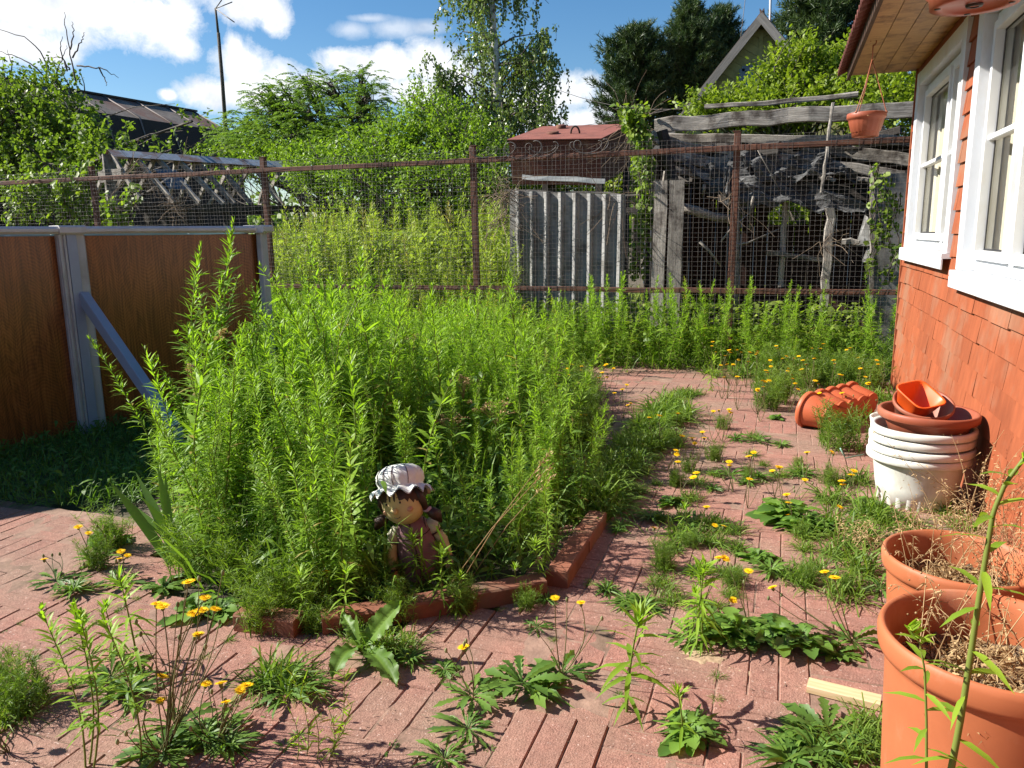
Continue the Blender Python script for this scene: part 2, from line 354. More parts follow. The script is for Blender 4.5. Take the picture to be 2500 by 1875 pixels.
# ------------------------------------------------------------------ ground and paving
MT['soil'] = surf('dry_garden_soil', (.06,.045,.03), (.16,.125,.085), 9, (1,1,1), .95, .6, .02, c3=(.05,.06,.025), spotscale=1.3)
g = G(); xs = np.concatenate([[-600,-200,-80,-40], np.arange(-24, 13, .75), [30,80,200,600]]); ys = np.concatenate([[-300,-60,-10], np.arange(-3, 30, .75), [45,90,250,900]])
P = np.array([[(x, y, .02*sin(x*1.7)*cos(y*1.3)*(1 if y > 7.4 or x < -4 else 0)-.012) for y in ys] for x in xs]); g.grid(P[:, ::-1])
obj('ground', g, MT['soil'], kind='structure')

def paver_mat():
    m, nt, N, L = newmat('red_concrete_paver'); co = coords(nt)
    big = noise(nt, co, 1.6, 5., .6); mid = noise(nt, co, 14., 6., .65); fine = noise(nt, co, 190., 3., .6); t = tintout(nt)
    f = math_(nt, 'ADD', math_(nt, 'MULTIPLY', t, .25), math_(nt, 'MULTIPLY', mid, .85))
    c = ramp(nt, f, [(.2, (.26,.130,.102)), (.5, (.36,.180,.138)), (.85, (.45,.215,.162))])
    c = mixc(nt, ramp(nt, big, [(.44, 0.), (.66, .75)]), c, (.33,.225,.165))
    c = mixc(nt, ramp(nt, noise(nt, co, 5., 7., .7), [(.55, 0.), (.7, .4)]), c, (.33,.24,.17))
    c = mixc(nt, .75, c, ramp(nt, fine, [(.3, (.5,.48,.48)), (.66, (1.,1.,1.))]), 'MULTIPLY')
    c = mixc(nt, .5, c, ramp(nt, noise(nt, co, 46., 4., .7), [(.32, (.55,.53,.52)), (.6, (1.,1.,1.))]), 'MULTIPLY')
    c = mixc(nt, ramp(nt, noise(nt, co, 120., 1., .4), [(.7, 0.), (.74, .6)]), c, (.55,.42,.36))
    h = math_(nt, 'ADD', mid, math_(nt, 'MULTIPLY', fine, .7))
    out(nt, principled(nt, c, .88, 0, .25, bump(nt, h, .6, .008))); return m
MT['paver'] = paver_mat()
BED = [(-.76,3.35),(-.76,2.54),(-1.15,2.17),(-1.46,1.97),(-2.02,2.0),(-2.62,2.52),(-2.8,3.3),(-2.3,4.1),(-1.4,4.15)]
def inpoly(x, y, poly):
    r = False; n = len(poly)
    for i in range(n):
        (x1,y1),(x2,y2) = poly[i], poly[(i+1)%n]
        if (y1 > y) != (y2 > y) and x < (x2-x1)*(y-y1)/(y2-y1)+x1: r = not r
    return r
g = G(); U = .252; S = U/3; gap = .0026
for i in range(-17, 4):
    for j in range(-2, 30):
        x0, y0 = i*U+.13, j*U+.03
        if x0+U > .93 or (j*U > 7.1 and rng.random() < .6) or j*U > 7.5: continue
        cx, cy = x0+U/2, y0+U/2
        if inpoly(cx, cy, BED) or (cx < -2.6 and cy > 2.6 and cy < 6.5) or cx < -4.1: continue
        slope = rng.normal(0, .004, 2); dz = rng.normal(0, .0014)
        if abs(cx+.15) < .3 and 1.2 < cy < 1.6: dz += .003
        for k in range(3):
            if (i+j) % 2: bx0, bx1, by0, by1 = x0+k*S, x0+(k+1)*S, y0, y0+U
            else: bx0, bx1, by0, by1 = x0, x0+U, y0+k*S, y0+(k+1)*S
            gp = gap*(.5+.8*rng.random()); bx0 += gp/2; bx1 -= gp/2; by0 += gp/2; by1 -= gp/2; c = .0034; zb = .004+rng.normal(0, .0006)
            zf = lambda x, y: .024+dz+zb+slope[0]*(x-cx)+slope[1]*(y-cy)
            o = [(bx0,by0),(bx1,by0),(bx1,by1),(bx0,by1)]; n_ = [(bx0+c,by0+c),(bx1-c,by0+c),(bx1-c,by1-c),(bx0+c,by1-c)]
            v = [(x,y,-.005) for x,y in o]+[(x,y,zf(x,y)-.005) for x,y in o]+[(x,y,zf(x,y)) for x,y in n_]
            q = [(8,9,10,11)]+[(4+a,4+(a+1)%4,8+(a+1)%4,8+a) for a in range(4)]+[(a,(a+1)%4,4+(a+1)%4,4+a) for a in range(4)]
            g.add(v, q, tint=rng.random())
obj('paving', g, MT['paver'], kind='structure')
MT['jointsand'] = surf('dirty_joint_sand', (.19,.115,.085), (.36,.225,.165), 14, (1,1,1), .95, .5, .01, c3=(.12,.085,.05), spotscale=2.5)
for nm_, (xa, xb, ya, yb) in (('joint_sand', (-4.1, .9, -.5, 2.0)), ('joint_sand', (-.72, .9, 2.0, 7.5)), ('joint_sand', (-2.6, -.72, 4.2, 7.5)), ('joint_sand', (-4.1, -2.64, 2.0, 2.62))):
    g = G(); nx, ny = int((xb-xa)/.045), int((yb-ya)/.045); ph = [rng.uniform(0,6) for _ in range(4)]
    P = np.array([[(x, y, (.0250 if yb < 2.1 else .0258)+.0013*sin(x*9+ph[0])*sin(y*7+ph[1])+.0011*sin(x*23+y*17+ph[2])+.0012*rng.normal()) for y in np.linspace(yb, ya, ny)] for x in np.linspace(xa, xb, nx)]); g.grid(P)
    obj(nm_, g, MT['jointsand'], kind='structure')

# ------------------------------------------------------------------ brick edging of the bed
MT['edging'] = surf('red_concrete_edging', (.17,.062,.035), (.29,.105,.058), 9, (1,1,1), .9, .35, .006, tintamt=.3, c3=(.17,.11,.07), spotscale=4)
def edging_block(p0, p1, z0, h, w, label, tip=0.):
    g = G(); d = nrm(np.append(p1-p0, 0)); o = .006
    g.beam(np.append(p0, z0+h/2)+d*o, np.append(p1, z0+h/2-tip)-d*o, w, h, seg=3, jit=.0015, bev=.006)
    r = thing('edging_block', label, 'edging block', (*((p0+p1)/2), 0), 'brick edging blocks round the weed bed')
    return g, r
def edge_run(A, B, n, labels, h=.068):
    A, B = np.array(A), np.array(B); out_n = np.array([-(B-A)[1], (B-A)[0]]); out_n = out_n/np.linalg.norm(out_n)*.03
    for k in range(n):
        p0, p1 = A+(B-A)*k/n, A+(B-A)*(k+1)/n; g = G(); d = nrm(np.append(p1-p0, 0)); hh = h+rng.normal(0,.004)
        g.beam(np.append(p0+out_n, .02+hh/2)+d*.0015, np.append(p1+out_n, .02+hh/2)-d*.0015, .085, hh, seg=3, jit=.0016, bev=.006)
        obj('edging_block', g, MT['edging'], None, labels[k], 'edging block', 'brick edging blocks round the weed bed')
edge_run((-.76,3.20), (-.76,2.53), 2, ['far sunlit red edging block ending the low wall along the path side of the bed', 'near red edging block beside the corner of the bed on the path side'])
edge_run((-.78,2.50), (-1.40,2.02), 3, ['red edging block at the bed corner, right of the girl statue', 'middle red edging block just below the feet of the girl statue', 'red edging block left of the statue, half covered by feathery weeds'])
edge_run((-1.44,1.99), (-1.66,1.97), 1, ['short chipped red edging piece behind the big upright dock leaf'])

# ------------------------------------------------------------------ the red house
MT['shingle'] = surf('orange_red_shingle', (.245,.064,.025), (.34,.092,.036), 5, (1,1,.35), .72, .3, .006, tintamt=.14, c3=(.29,.125,.07), spotscale=2.6, spec=.3, fine=40.)
MT['white'] = plain('white_upvc', (.66,.67,.69), .4, .5, .03, 5, 0, (.55,.5,.42))
MT['whitetrim'] = plain('white_window_trim', (.62,.64,.67), .45, .5, .04, 4, .05, (.50,.44,.35))
MT['gasket'] = plain('black_gasket', (.02,.02,.022), .6)
MT['curtain'] = plain('cream_curtain', (.62,.55,.44), .9, .1, .06)
MT['plaster'] = plain('pale_plaster', (.55,.54,.52), .9, .1); MT['dark_in'] = plain('dim_room', (.10,.09,.08), .9, .1)
MT['soffit'] = surf('varnished_soffit_board', (.40,.21,.075), (.62,.37,.15), 3.2, (14,.8,8), .45, .15, .004, tintamt=.3, spec=.5, c3=(.20,.09,.03), spotscale=7)
MT['onduline'] = surf('red_brown_corrugated_roof', (.11,.035,.028), (.18,.06,.045), 8, (1,1,1), .8, .2, .004)
MT['fascia'] = surf('dark_stained_fascia', (.05,.025,.015), (.10,.05,.025), 6, (6,.7,6), .7, .2, .004)
def glassmat(name, tintc=(1,1,1), ior=1.5, boost=1.):
    m, nt, N, L = newmat(name); tr = nt.nodes.new('ShaderNodeBsdfTransparent'); tr.inputs[0].default_value = (*tintc, 1)
    gl = nt.nodes.new('ShaderNodeBsdfGlossy'); gl.inputs['Roughness'].default_value = .015
    fr = nt.nodes.new('ShaderNodeFresnel'); fr.inputs[0].default_value = ior
    mx = nt.nodes.new('ShaderNodeMixShader'); nt.links.new(math_(nt, 'MULTIPLY', fr.outputs[0], boost, clamp=True), mx.inputs[0]); nt.links.new(tr.outputs[0], mx.inputs[1]); nt.links.new(gl.outputs[0], mx.inputs[2])
    out(nt, mx.outputs[0]); return m
MT['glass'] = glassmat('window_glass', (.92,.94,.92), 1.5, .55)

HX, HY0, HY1, HZ = .90, -3.2, 6.96, 2.53
house = thing('house', 'orange red shingled house with white windows and a varnished wooden eave', 'house', (3, 2, 0))
WINS = [(5.05, 6.8, 1.14, 2.44), (2.55, 4.77, 1.06, 2.44)]
g = G()
def wallpatch(y0, y1, z0, z1):
    g.beam((HX+.09, y0, (z0+z1)/2), (HX+.09, y1, (z0+z1)/2), .14, z1-z0)
wallpatch(HY0, WINS[1][0], 0, HZ); wallpatch(WINS[1][1], WINS[0][0], 0, HZ); wallpatch(WINS[0][1], HY1, 0, HZ)
for (a, b, z0, z1) in WINS: wallpatch(a, b, 0, z0); wallpatch(a, b, z1, HZ)
g.box((3.1, HY1-.07, 1.26), (4.1, .14, 2.52)); g.box((3.1, HY0+.07, 1.26), (4.1, .14, 2.52)); g.box((5.1, 1.88, 1.26), (.14, 10, 2.52))
g.box((2.0, 1.9, 2.5), (2.0, 9.8, .05)); obj('wall', g, MT['plaster'], house)
g = G(); ch = .128; nrow = int(HZ/ch)+1
for r in range(nrow):
    z0 = r*ch-.01; z1 = min(z0+ch+.012, HZ); y = HY0-(.17 if r % 2 else 0)
    while y < HY1:
        ye = min(y+.335+rng.normal(0, .004), HY1+.012); ys_ = max(y, HY0)
        segs = [(ys_, ye)]
        for (a, b, wz0, wz1) in WINS:
            if z0+ch*.5 > wz0-.01 and z0+ch*.5 < wz1+.02:
                ns = []
                for (p, q_) in segs:
                    if q_ <= a or p >= b: ns.append((p, q_))
                    else:
                        if p < a: ns.append((p, a))
                        if q_ > b: ns.append((b, q_))
                segs = ns
        for (p, q_) in segs:
            if q_-p < .02: continue
            e = .0025; o = rng.normal(0, .0012); zj = rng.normal(0, .0018)
            xb, xt = HX-.012+o, HX+.003
            v = [(xb,p+e,z0+zj),(xb,q_-e,z0+zj),(xt,q_-e,z1),(xt,p+e,z1),(HX+.03,p+e,z0+zj),(HX+.03,q_-e,z0+zj),(HX+.03,q_-e,z1),(HX+.03,p+e,z1)]
            g.add(v, [(3,2,1,0),(0,1,5,4),(1,2,6,5),(3,0,4,7),(2,3,7,6)], tint=rng.random())
        y = ye
for r in range(nrow):   # gable side turning away at the corner
    z0 = r*ch-.01; z1 = min(z0+ch+.012, HZ); x = HX-.01-(.17 if r % 2 else 0)
    while x < 5:
        xa, xe = max(x, HX-.01), x+.335; v = [(xa,HY1+.018,z0),(xe-.005,HY1+.018,z0),(xe-.005,HY1-.01,z1),(xa,HY1-.01,z1),(xa,HY1-.02,z0),(xe-.005,HY1-.02,z0)]
        g.add(v, [(0,1,2,3),(4,5,1,0)], tint=rng.random()); x = xe
g.beam((HX-.002, HY1+.006, -.02), (HX-.002, HY1+.006, HZ-.02), .03, .03, up=(0,1,0), seg=6, jit=.001)
obj('cladding', g, MT['shingle'], house)
# soffit, fascia, roof
g = G(); EX = .42; wv = (HX-EX)/4
for k in range(4):
    g.beam((EX+wv*(k+.5), HY0-.1, 2.515), (EX+wv*(k+.5), 7.03, 2.515), wv-.004, .02)
obj('soffit', g, MT['soffit'], house)
g = G(); g.beam((EX-.012, HY0-.1, 2.53), (EX-.012, 7.03, 2.53), .022, .12); g.beam((EX, 7.045, 2.56), (5.0, 7.045, 4.4), .025, .12, up=(0,1,0)); obj('fascia', g, MT['fascia'], house)
g = G(); n = 520; yy = np.linspace(HY0-.15, 7.12, n); wave = .028*np.cos(yy*2*pi/.115)
top = np.array([[(x, y, 2.545+(x-EX+.09)*.42+w) for y, w in zip(yy, wave)] for x in (EX-.09, EX+.5, 3.0)])
g.grid(top); g.grid((top-np.array([0,0,.006]))[:, ::-1])
P2 = np.stack([top[0], top[0]-np.array([0,0,.006])]); g.grid(P2[:, ::-1])
top2 = np.array([[(x, y, 2.545+(3.0-EX+.09)*.42-(x-3.0)*.42+w) for y, w in zip(yy, wave)] for x in (3.0, 5.6)]); g.grid(top2)
obj('roof', g, MT['onduline'], house)
# windows
def window(Y0, Y1, Z0, Z1, mull, muntin, lab):
    g = G(); fx = HX-.012; cw = .125
    def bar(y0, y1, z0, z1, x0, x1, gg=None):
        (gg or g).beam(((x0+x1)/2, y0, (z0+z1)/2), ((x0+x1)/2, y1, (z0+z1)/2), x1-x0, z1-z0, tint=.5, bev=.004)
    # flat casing boards round the opening
    bar(Y0, Y0+cw, Z0+.02, Z1, fx-.012, fx+.07); bar(Y1-cw, Y1, Z0+.02, Z1, fx-.012, fx+.07); bar(Y0+cw+.002, Y1-cw-.002, Z1-.1, Z1-.002, fx-.010, fx+.07)
    w = obj('window', g, MT['whitetrim'], house, lab)
    g = G(); bar(Y0-.01, Y1+.01, Z0-.012, Z0+.018, fx-.04, fx+.07); bar(Y0-.008, Y1+.008, Z0-.075, Z0-.0125, fx-.040, fx-.031); obj('sill', g, MT['whitetrim'], w)
    a0, a1, b0, b1 = Y0+cw+.003, Y1-cw-.003, Z0+.021, Z1-.103
    g = G(); f = .045; x0, x1 = HX+.035, HX+.10
    bar(a0, a0+f, b0, b1, x0, x1); bar(a1-f, a1, b0, b1, x0, x1); bar(a0+f+.001, a1-f-.001, b0, b0+f+.012, x0, x1); bar(a0+f+.001, a1-f-.001, b1-f, b1, x0, x1)
    edges = [a0+f]+[m for m in mull]+[a1-f]
    for m in mull: bar(m-.035, m+.035, b0+f+.013, b1-f-.001, x0-.002, x1)
    obj('window_frame', g, MT['white'], w)
    for k in range(len(edges)-1):
        s0 = edges[k]+(.037 if k else .002); s1 = edges[k+1]-(.037 if k < len(edges)-2 else .002); zb, zt = b0+f+.015, b1-f-.003; g = G(); sw = .046; xa, xb = x0-.022, x1-.01
        bar(s0, s0+sw, zb, zt, xa, xb); bar(s1-sw, s1, zb, zt, xa, xb); bar(s0+sw+.001, s1-sw-.001, zb, zb+sw, xa, xb); bar(s0+sw+.001, s1-sw-.001, zt-sw, zt, xa, xb)
        if muntin: zm = zb+(zt-zb)*muntin; bar(s0+sw+.001, s1-sw-.001, zm-.014, zm+.014, xa+.012, xb-.02)
        s = obj('sash', g, MT['white'], w)
        g = G(); gz0, gz1 = zb+sw-.01, zt-sw+.01; xg = xb-.03; o = .012
        for (u0, u1, v0, v1) in ((s0+sw, s0+sw+o, gz0, gz1), (s1-sw-o, s1-sw, gz0, gz1), (s0+sw, s1-sw, gz0+.009, gz0+.02), (s0+sw, s1-sw, gz1-.02, gz1-.009)): bar(u0, u1, v0, v1, xg-.006, xg-.002)
        sgk = g
        g = G(); g.add([(xg,s0+sw-.01,gz0),(xg,s1-sw+.01,gz0),(xg,s1-sw+.01,gz1),(xg,s0+sw-.01,gz1)], [(0,3,2,1)]); 
        h = G(); h.add(*[sgk.pack()[0], sgk.pack()[3]]); h.add([(xg,s0+sw-.01,gz0),(xg,s1-sw+.01,gz0),(xg,s1-sw+.01,gz1),(xg,s0+sw-.01,gz1)], [(0,3,2,1)], mi=1)
        obj('pane', h, [MT['gasket'], MT['glass']], w)
    g = G(); yy = np.linspace(a0+.03, a1-.03, 120); xx = HX+.122+.011*np.sin(yy*38)+.006*np.sin(yy*17+1)
    g.grid(np.array([[(x, y, z) for x, y in zip(xx, yy) if True] for z in (Z0-.05, Z1+.03)]), smooth=True)
    obj('curtain', g, MT['curtain'], w)
    return w
window(*WINS[0], [5.62], .5, 'far white window near the house corner'); window(*WINS[1], [3.93], .52, 'near white window cut off by the picture edge')

# ------------------------------------------------------------------ fence
FY = 8.0
fence = thing('mesh_fence', 'long rusty brown fence of square posts, rails and crimped wire mesh', 'fence', (-3.2, FY, 0))
for x in (2.22, -.50, -3.22, -5.93, -8.62, -11.3):
    g = G(); zt = 2.24; g.beam((x, FY+.035, -.1), (x+rng.normal(0,.012), FY+.035, zt), .062, .062, up=(0,1,0), seg=4, bev=.004); g.box((x, FY+.035, zt+.004), (.068, .068, .008)); obj('post', g, MT['rust_rail'], fence)
g = G(); g.beam((-13, FY-.022, 2.085), (3.5, FY-.022, 2.085), .04, .052, seg=30, jit=.002, bev=.004); obj('top_rail', g, MT['rust_rail'], fence)
g = G(); g.beam((-13, FY-.022, .72), (3.5, FY-.022, .72), .04, .05, seg=30, jit=.003, bev=.004); obj('lower_rail', g, MT['rust_rail'], fence)
g = G(); sp = .047; r = .0013
for k, x in enumerate(np.arange(-10.6, 2.6, sp)):
    zz = np.linspace(.38, 2.19, 12); xo = rng.normal(0, .002)+np.cumsum(rng.normal(0, .0012, 12)); sag = .006*np.sin(x*3.1)+.004*rng.normal()
    g.tube(np.stack([x+xo, np.full(12, FY-.05)+sag+.012*np.sin(x*1.3+zz*4), zz], 1), r, 3, cap=False)
for k, z in enumerate(np.arange(.40, 2.19, sp)):
    xx = np.linspace(-10.6, 2.6, 90); g.tube(np.stack([xx, FY-.053+.012*np.sin(xx*1.3+z*4), z+.004*np.sin(xx*2.3+k)+rng.normal(0, .0015, 90)], 1), r, 3, cap=False)
obj('wire_mesh', g, MT['wire'], fence)
g = G()
for k in range(9):
    x0 = rng.uniform(-3.3, -2.0); t = np.linspace(0, 2.6*pi, 22); rr = rng.uniform(.05, .13)
    g.tube(np.stack([x0+t*.045+rr*np.cos(t), np.full(22, FY-.06), 2.16+rr*.7*np.sin(t)], 1), .003, 4)
obj('loose_wire', g, MT['wire'], fence)

# ------------------------------------------------------------------ wood-look pool
def woodprint():
    m, nt, N, L = newmat('printed_wood_liner'); co = coords(nt, 'gco', (1,1,1))
    sx = nt.nodes.new('ShaderNodeSeparateXYZ'); nt.links.new(co, sx.inputs[0])
    # herringbone-like figure: fine slanted veins whose slope flips from strip to strip, over long vertical grain
    strip = math_(nt, 'PINGPONG', math_(nt, 'ADD', sx.outputs[0], math_(nt, 'MULTIPLY', noise(nt, coords(nt, 'gco', (1,1,.15)), 2.5, 2.), .22)), .095); w1 = noise(nt, coords(nt, 'gco', (3,1,.8)), 3., 4.)
    ph = math_(nt, 'ADD', math_(nt, 'MULTIPLY', math_(nt, 'SUBTRACT', sx.outputs[2], math_(nt, 'MULTIPLY', strip, .9)), 260.), math_(nt, 'MULTIPLY', w1, 26.))
    vein = math_(nt, 'MULTIPLY_ADD', math_(nt, 'SINE', ph), .5, .5)
    grain = noise(nt, coords(nt, 'gco', (42,1,1.1)), 2., 6., .6); figure = noise(nt, coords(nt, 'gco', (7,1,.55)), 1.6, 5., .6, .8)
    rings = math_(nt, 'MULTIPLY_ADD', math_(nt, 'SINE', math_(nt, 'MULTIPLY', figure, 60.)), .5, .5)
    f = math_(nt, 'ADD', math_(nt, 'MULTIPLY', grain, .6), math_(nt, 'ADD', math_(nt, 'MULTIPLY', math_(nt, 'MULTIPLY', vein, noise(nt, coords(nt, 'gco', (5,1,2)), 2.2, 3.)), .24), math_(nt, 'MULTIPLY', rings, .17)))
    c = ramp(nt, f, [(.22, (.08,.022,.006)), (.5, (.25,.078,.019)), (.78, (.42,.155,.042))])
    out(nt, principled(nt, c, .32, 0, .45, bump(nt, f, .08, .003))); return m
MT['poolwood'] = woodprint(); MT['poolrail'] = plain('grey_pool_rail', (.52,.50,.49), .45, .5, .05, 5, 0, (.33,.30,.27)); MT['poolpost'] = plain('pale_grey_pool_post', (.42,.42,.43), .5, .5, .06, 4, 0, (.24,.23,.2))
MT['bluegrey'] = plain('blue_grey_strut', (.27,.31,.40), .42, .5, .06); MT['poolin'] = plain('blue_liner', (.10,.28,.42), .4); MT['water'] = plain('pool_water', (.03,.09,.08), .08, .6)
PR = [(-4.72,2.95),(-4.49,3.93),(-3.90,5.13),(-4.95,6.15),(-5.8,6.6),(-6.6,6.4),(-7.2,5.6),(-7.3,4.4),(-7.2,2.6),(-6.4,1.5),(-5.5,1.6)]
PZ = 1.36
pool = thing('pool', 'wood patterned above-ground pool with grey rail and blue grey strut', 'pool', (-5.6, 4.2, 0))
for k in range(len(PR)):
    a, b = np.array(PR[k]), np.array(PR[(k+1)%len(PR)]); n = 14; L_ = np.linalg.norm(b-a); d = (b-a)/L_; nn = np.array([d[1], -d[0]])
    g = G(); rows = []; gco = []
    for z in np.linspace(0.0, PZ-.03, 5):
        rows.append([(*(a+(b-a)*t+nn*(.018*sin(pi*t))), z) for t in np.linspace(0, 1, n)]); gco.append([(k*3+L_*t, 0, z) for t in np.linspace(0, 1, n)])
    R_ = np.array(rows); g.grid(R_, gco=np.array(gco)); h = R_-np.array([*(nn*.03), 0]); g.grid(h[:, ::-1], mi=1)
    obj('panel', g, [MT['poolwood'], MT['poolin']], pool)
    g = G(); g.beam((*(a+nn*.005+d*.04), PZ+.006), (*(b+nn*.005-d*.04), PZ+.006), .15, .05, bev=.016, tint=.5); obj('rail', g, MT['poolrail'], pool)
    g = G(); pa = np.array(PR[k-1]); dd = nrm((b-a)/L_+(a-pa)/np.linalg.norm(a-pa)); no = np.array([dd[1], -dd[0]])
    w = .175 if k == 1 else .10
    g.beam((*(a+no*.035), 0), (*(a+no*.035), PZ-.022), w, .05, up=(*no, 0), bev=.01); 
    if k == 1:
        for s_ in (-.075, -.045): g.beam((*(a+no*.064+dd*s_), 0), (*(a+no*.064+dd*s_), PZ-.022), .014, .012, up=(*no, 0))
        g.beam((*(a+no*.066-dd*.005), 0), (*(a+no*.066-dd*.005), PZ-.022), .06, .02, up=(*no, 0), mi=1)
    po = obj('post', g, [MT['poolpost'], MT['bluegrey']], pool)
    g = G(); g.box((*(a+no*.01), PZ+.008), (.16, .175, .058), math.atan2(dd[1], dd[0]), bev=.012); g.lathe([(.0,.006),(.007,.006),(.007,0)], 10, (*(a+no*.09), PZ+.008), M=np.array([[dd[0],0,no[0]],[dd[1],0,no[1]],[0,1,0]]), mi=1, caps=(True,False)); obj('rail_joint', g, [MT['poolrail'], MT['gasket']], pool)
    if k == 1:
        g = G(); g.beam((*(a+no*.06+dd*.03), .93), (*(a+no*.98+dd*.10), .14), .06, .08, bev=.004); g.beam((*(a+no*.98+dd*.10), .14), (*(a+no*1.06+dd*.10), -.02), .06, .08); obj('strut', g, MT['bluegrey'], pool)
g = G(); c0 = np.mean(PR, axis=0); ring = [(*p, PZ-.22) for p in PR]; g.add([(*c0, PZ-.22)]+ring, None, [(0, 1+k, 1+(k+1)%len(ring)) for k in range(len(ring))]); obj('water_surface', g, MT['water'], pool)
# ------------------------------------------------------------------ pots, buckets, planter
MT['terra'] = plain('terracotta_plastic', (.36,.112,.046), .55, .3, .12, 5, .05, (.46,.23,.145))
MT['terra_red'] = plain('brick_red_plastic', (.29,.075,.038), .5, .35, .07, 4, .03, (.30,.14,.09))
MT['orange'] = plain('bright_orange_plastic', (.75,.10,.012), .4, .4, .05)
MT['bucket'] = plain('white_plastic', (.64,.64,.59), .45, .4, .06, 6, 0, (.38,.33,.24))
MT['mint'] = plain('pale_green_plastic', (.32,.52,.40), .45, .4, .06); MT['pottingsoil'] = surf('dry_pot_soil', (.10,.07,.045), (.26,.18,.11), 22, (1,1,1), .95, .7, .02)
def big_pot(c, H, r, label):
    t = thing('plant_pot', label, 'plant pot', c, 'large terracotta pots by the house wall')
    rb = r*.80; g = G(); z = c[2]
    prof = [(0,.0),(rb,.0),(rb+.012,.03),(r*.925,H-.075),(r*.93,H-.06),(r*.985,H-.055),(r*1.0,H-.045),(r*1.01,H-.016),(r*.995,H-.004),(r*.97,H),(r*.94,H-.004),(r*.90,H-.02),(r*.885,H-.06),(r*.84,H-.19),(r*.80,H-.25)]
    g.lathe(prof, 72, c, caps=(False, False)); obj('vessel', g, MT['terra'], t)
    g = G(); n, m = 24, 48; th = np.linspace(0, 2*pi, m); rr = np.linspace(.002, r*.85, n); zz = H-.115
    P_ = np.array([[(c[0]+q*cos(a), c[1]+q*sin(a), z+zz+.012*sin(q*60+a*3)*cos(a*5)+.008*rng.normal()) for a in th[:-1]] for q in rr]); P_ = np.concatenate([P_, P_[:, :1]], 1); g.grid(P_); obj('soil', g, MT['pottingsoil'], t)
    # dead plant litter lying on the soil and a few standing dry stalks
    g = G(); k = 2600; a = rng.uniform(0, 2*pi, k); q = r*.84*np.sqrt(rng.random(k)); p = np.stack([c[0]+q*np.cos(a), c[1]+q*np.sin(a), z+zz+rng.uniform(0,.045,k)*(1.1-q/r)], 1)
    g.leaves(p, rdir(k, -.3, .9), rdir(k), rng.uniform(.01,.035,k), rng.uniform(.002,.008,k), .3, 'lance', tint=rng.random(k))
    for i in range(34):
        a = rng.uniform(0, 2*pi); q = r*.8*math.sqrt(rng.random()); L_ = rng.uniform(.08,.26); b = np.array([c[0]+q*cos(a), c[1]+q*sin(a), z+zz]); l = rng.normal(0,.45,2); s = np.linspace(0,1,6)[:,None]
        P_ = b+np.concatenate([l*L_*s**1.4, L_*s], 1); g.tube(P_, np.linspace(.0016,.0007,6), 4, tint=rng.random())
        nb = rng.integers(2, 5); h = P_[rng.integers(3, 6, nb)]+rng.normal(0,.012,(nb,3))
        for x in h: g.ball(x, rng.uniform(.0016,.003), 6, 5, tint=rng.random())
        e = rng.integers(2, 6, 14); g.leaves(P_[e], rdir(14,-.4,.6), rdir(14), rng.uniform(.01,.03,14), .003, .5, 'lance', tint=rng.random(14))
    obj('dead_plants', g, MT['dry'], t); return t
big_pot((.45,1.69,0), .48, .22, 'large terracotta pot nearest the camera, filled with dry dead plants'); big_pot((.56,2.556,0), .31, .22, 'lower terracotta pot of dead plants standing behind the nearest pot')

def shell(g, c, prof, n=48, M=None, mod=None, mi=0): return g.lathe(prof, n, c, M=M, mod=mod, mi=mi)
BC = np.array([.645, 3.93, 0.])
for k in range(4):
    zr = .275+.038*k+(0, .002, .008, .012)[k]; o = np.array([(-.004,.0), (.003,-.003), (.002,.004), (.006,.0)][k]); c = BC+np.array([*o, 0]); g = G(); zb = zr-.275
    fl = lambda a, R, Z, i: (R-(.006*(np.maximum(0, np.cos(a*22))**.6) if 2 <= i <= 4 else 0), Z)
    prof = [(0,zb+.004),(.155,zb+.004),(.162,zb+.012),(.172,zb+.09),(.180,zb+.165),(.184,zb+.175),(.192,zr-.045),(.192,zr-.034),(.219,zr-.034),(.224,zr-.030),(.224,zr-.004),(.220,zr),(.206,zr),(.198,zr-.01),(.178,zb+.12),(.16,zb+.02),(0,zb+.016)]
    if k: prof = [(0,zb+.02),(.15,zb+.02),(.17,zb+.12),(.190,zr-.045)]+prof[7:]
    shell(g, c, prof, 132, mod=fl if k == 0 else None)
    obj('bucket', g, MT['bucket'], None, ['bottom white bucket of the stack, its ribbed body resting on the ground', 'second white bucket rim from the bottom of the nested stack', 'third white bucket rim from the bottom of the nested stack', 'top white bucket of the nested stack, right under the red bowl'][k], 'bucket', 'nested white buckets beside the house wall')
def tilt(ax, ay, rz=0.): 
    cy, sy = cos(ay), sin(ay); return _rz(rz) @ _rx(ax) @ np.array([[cy,0,sy],[0,1,0],[-sy,0,cy]])
g = G(); zb = .345
shell(g, BC+np.array([.012,-.005,0]), [(0,zb),(.150,zb),(.185,zb+.085),(.186,zb+.09),(.205,zb+.088),(.213,zb+.096),(.214,zb+.122),(.207,zb+.130),(.196,zb+.127),(.188,zb+.112),(.150,zb+.012),(0,zb+.008)], 72, M=tilt(.0,.02))
obj('bowl', g, MT['terra_red'], None, 'wide brick red bowl set into the top white bucket', 'bowl')
g = G(); Mt = tilt(-.34, -.10)
shell(g, BC+np.array([-.012,.045,.385]), [(0,0),(.092,0),(.096,.006),(.122,.115),(.128,.116),(.131,.121),(.131,.136),(.126,.138),(.120,.135),(.094,.010),(0,.008)], 56, M=_rz(.5)@tilt(.38,-.12))
obj('small_pot', g, MT['terra_red'], None, 'brick red round pot lying tilted inside the wide red bowl', 'plant pot')
g = G(); sq = lambda a, R, Z, i: (R*(1/np.maximum(np.abs(np.cos(a)), np.abs(np.sin(a))))*.86 if True else R, Z)
def sqm(a, R, Z, i):
    p = 5.; k = (np.abs(np.cos(a))**p+np.abs(np.sin(a))**p)**(-1/p); return R*k, Z
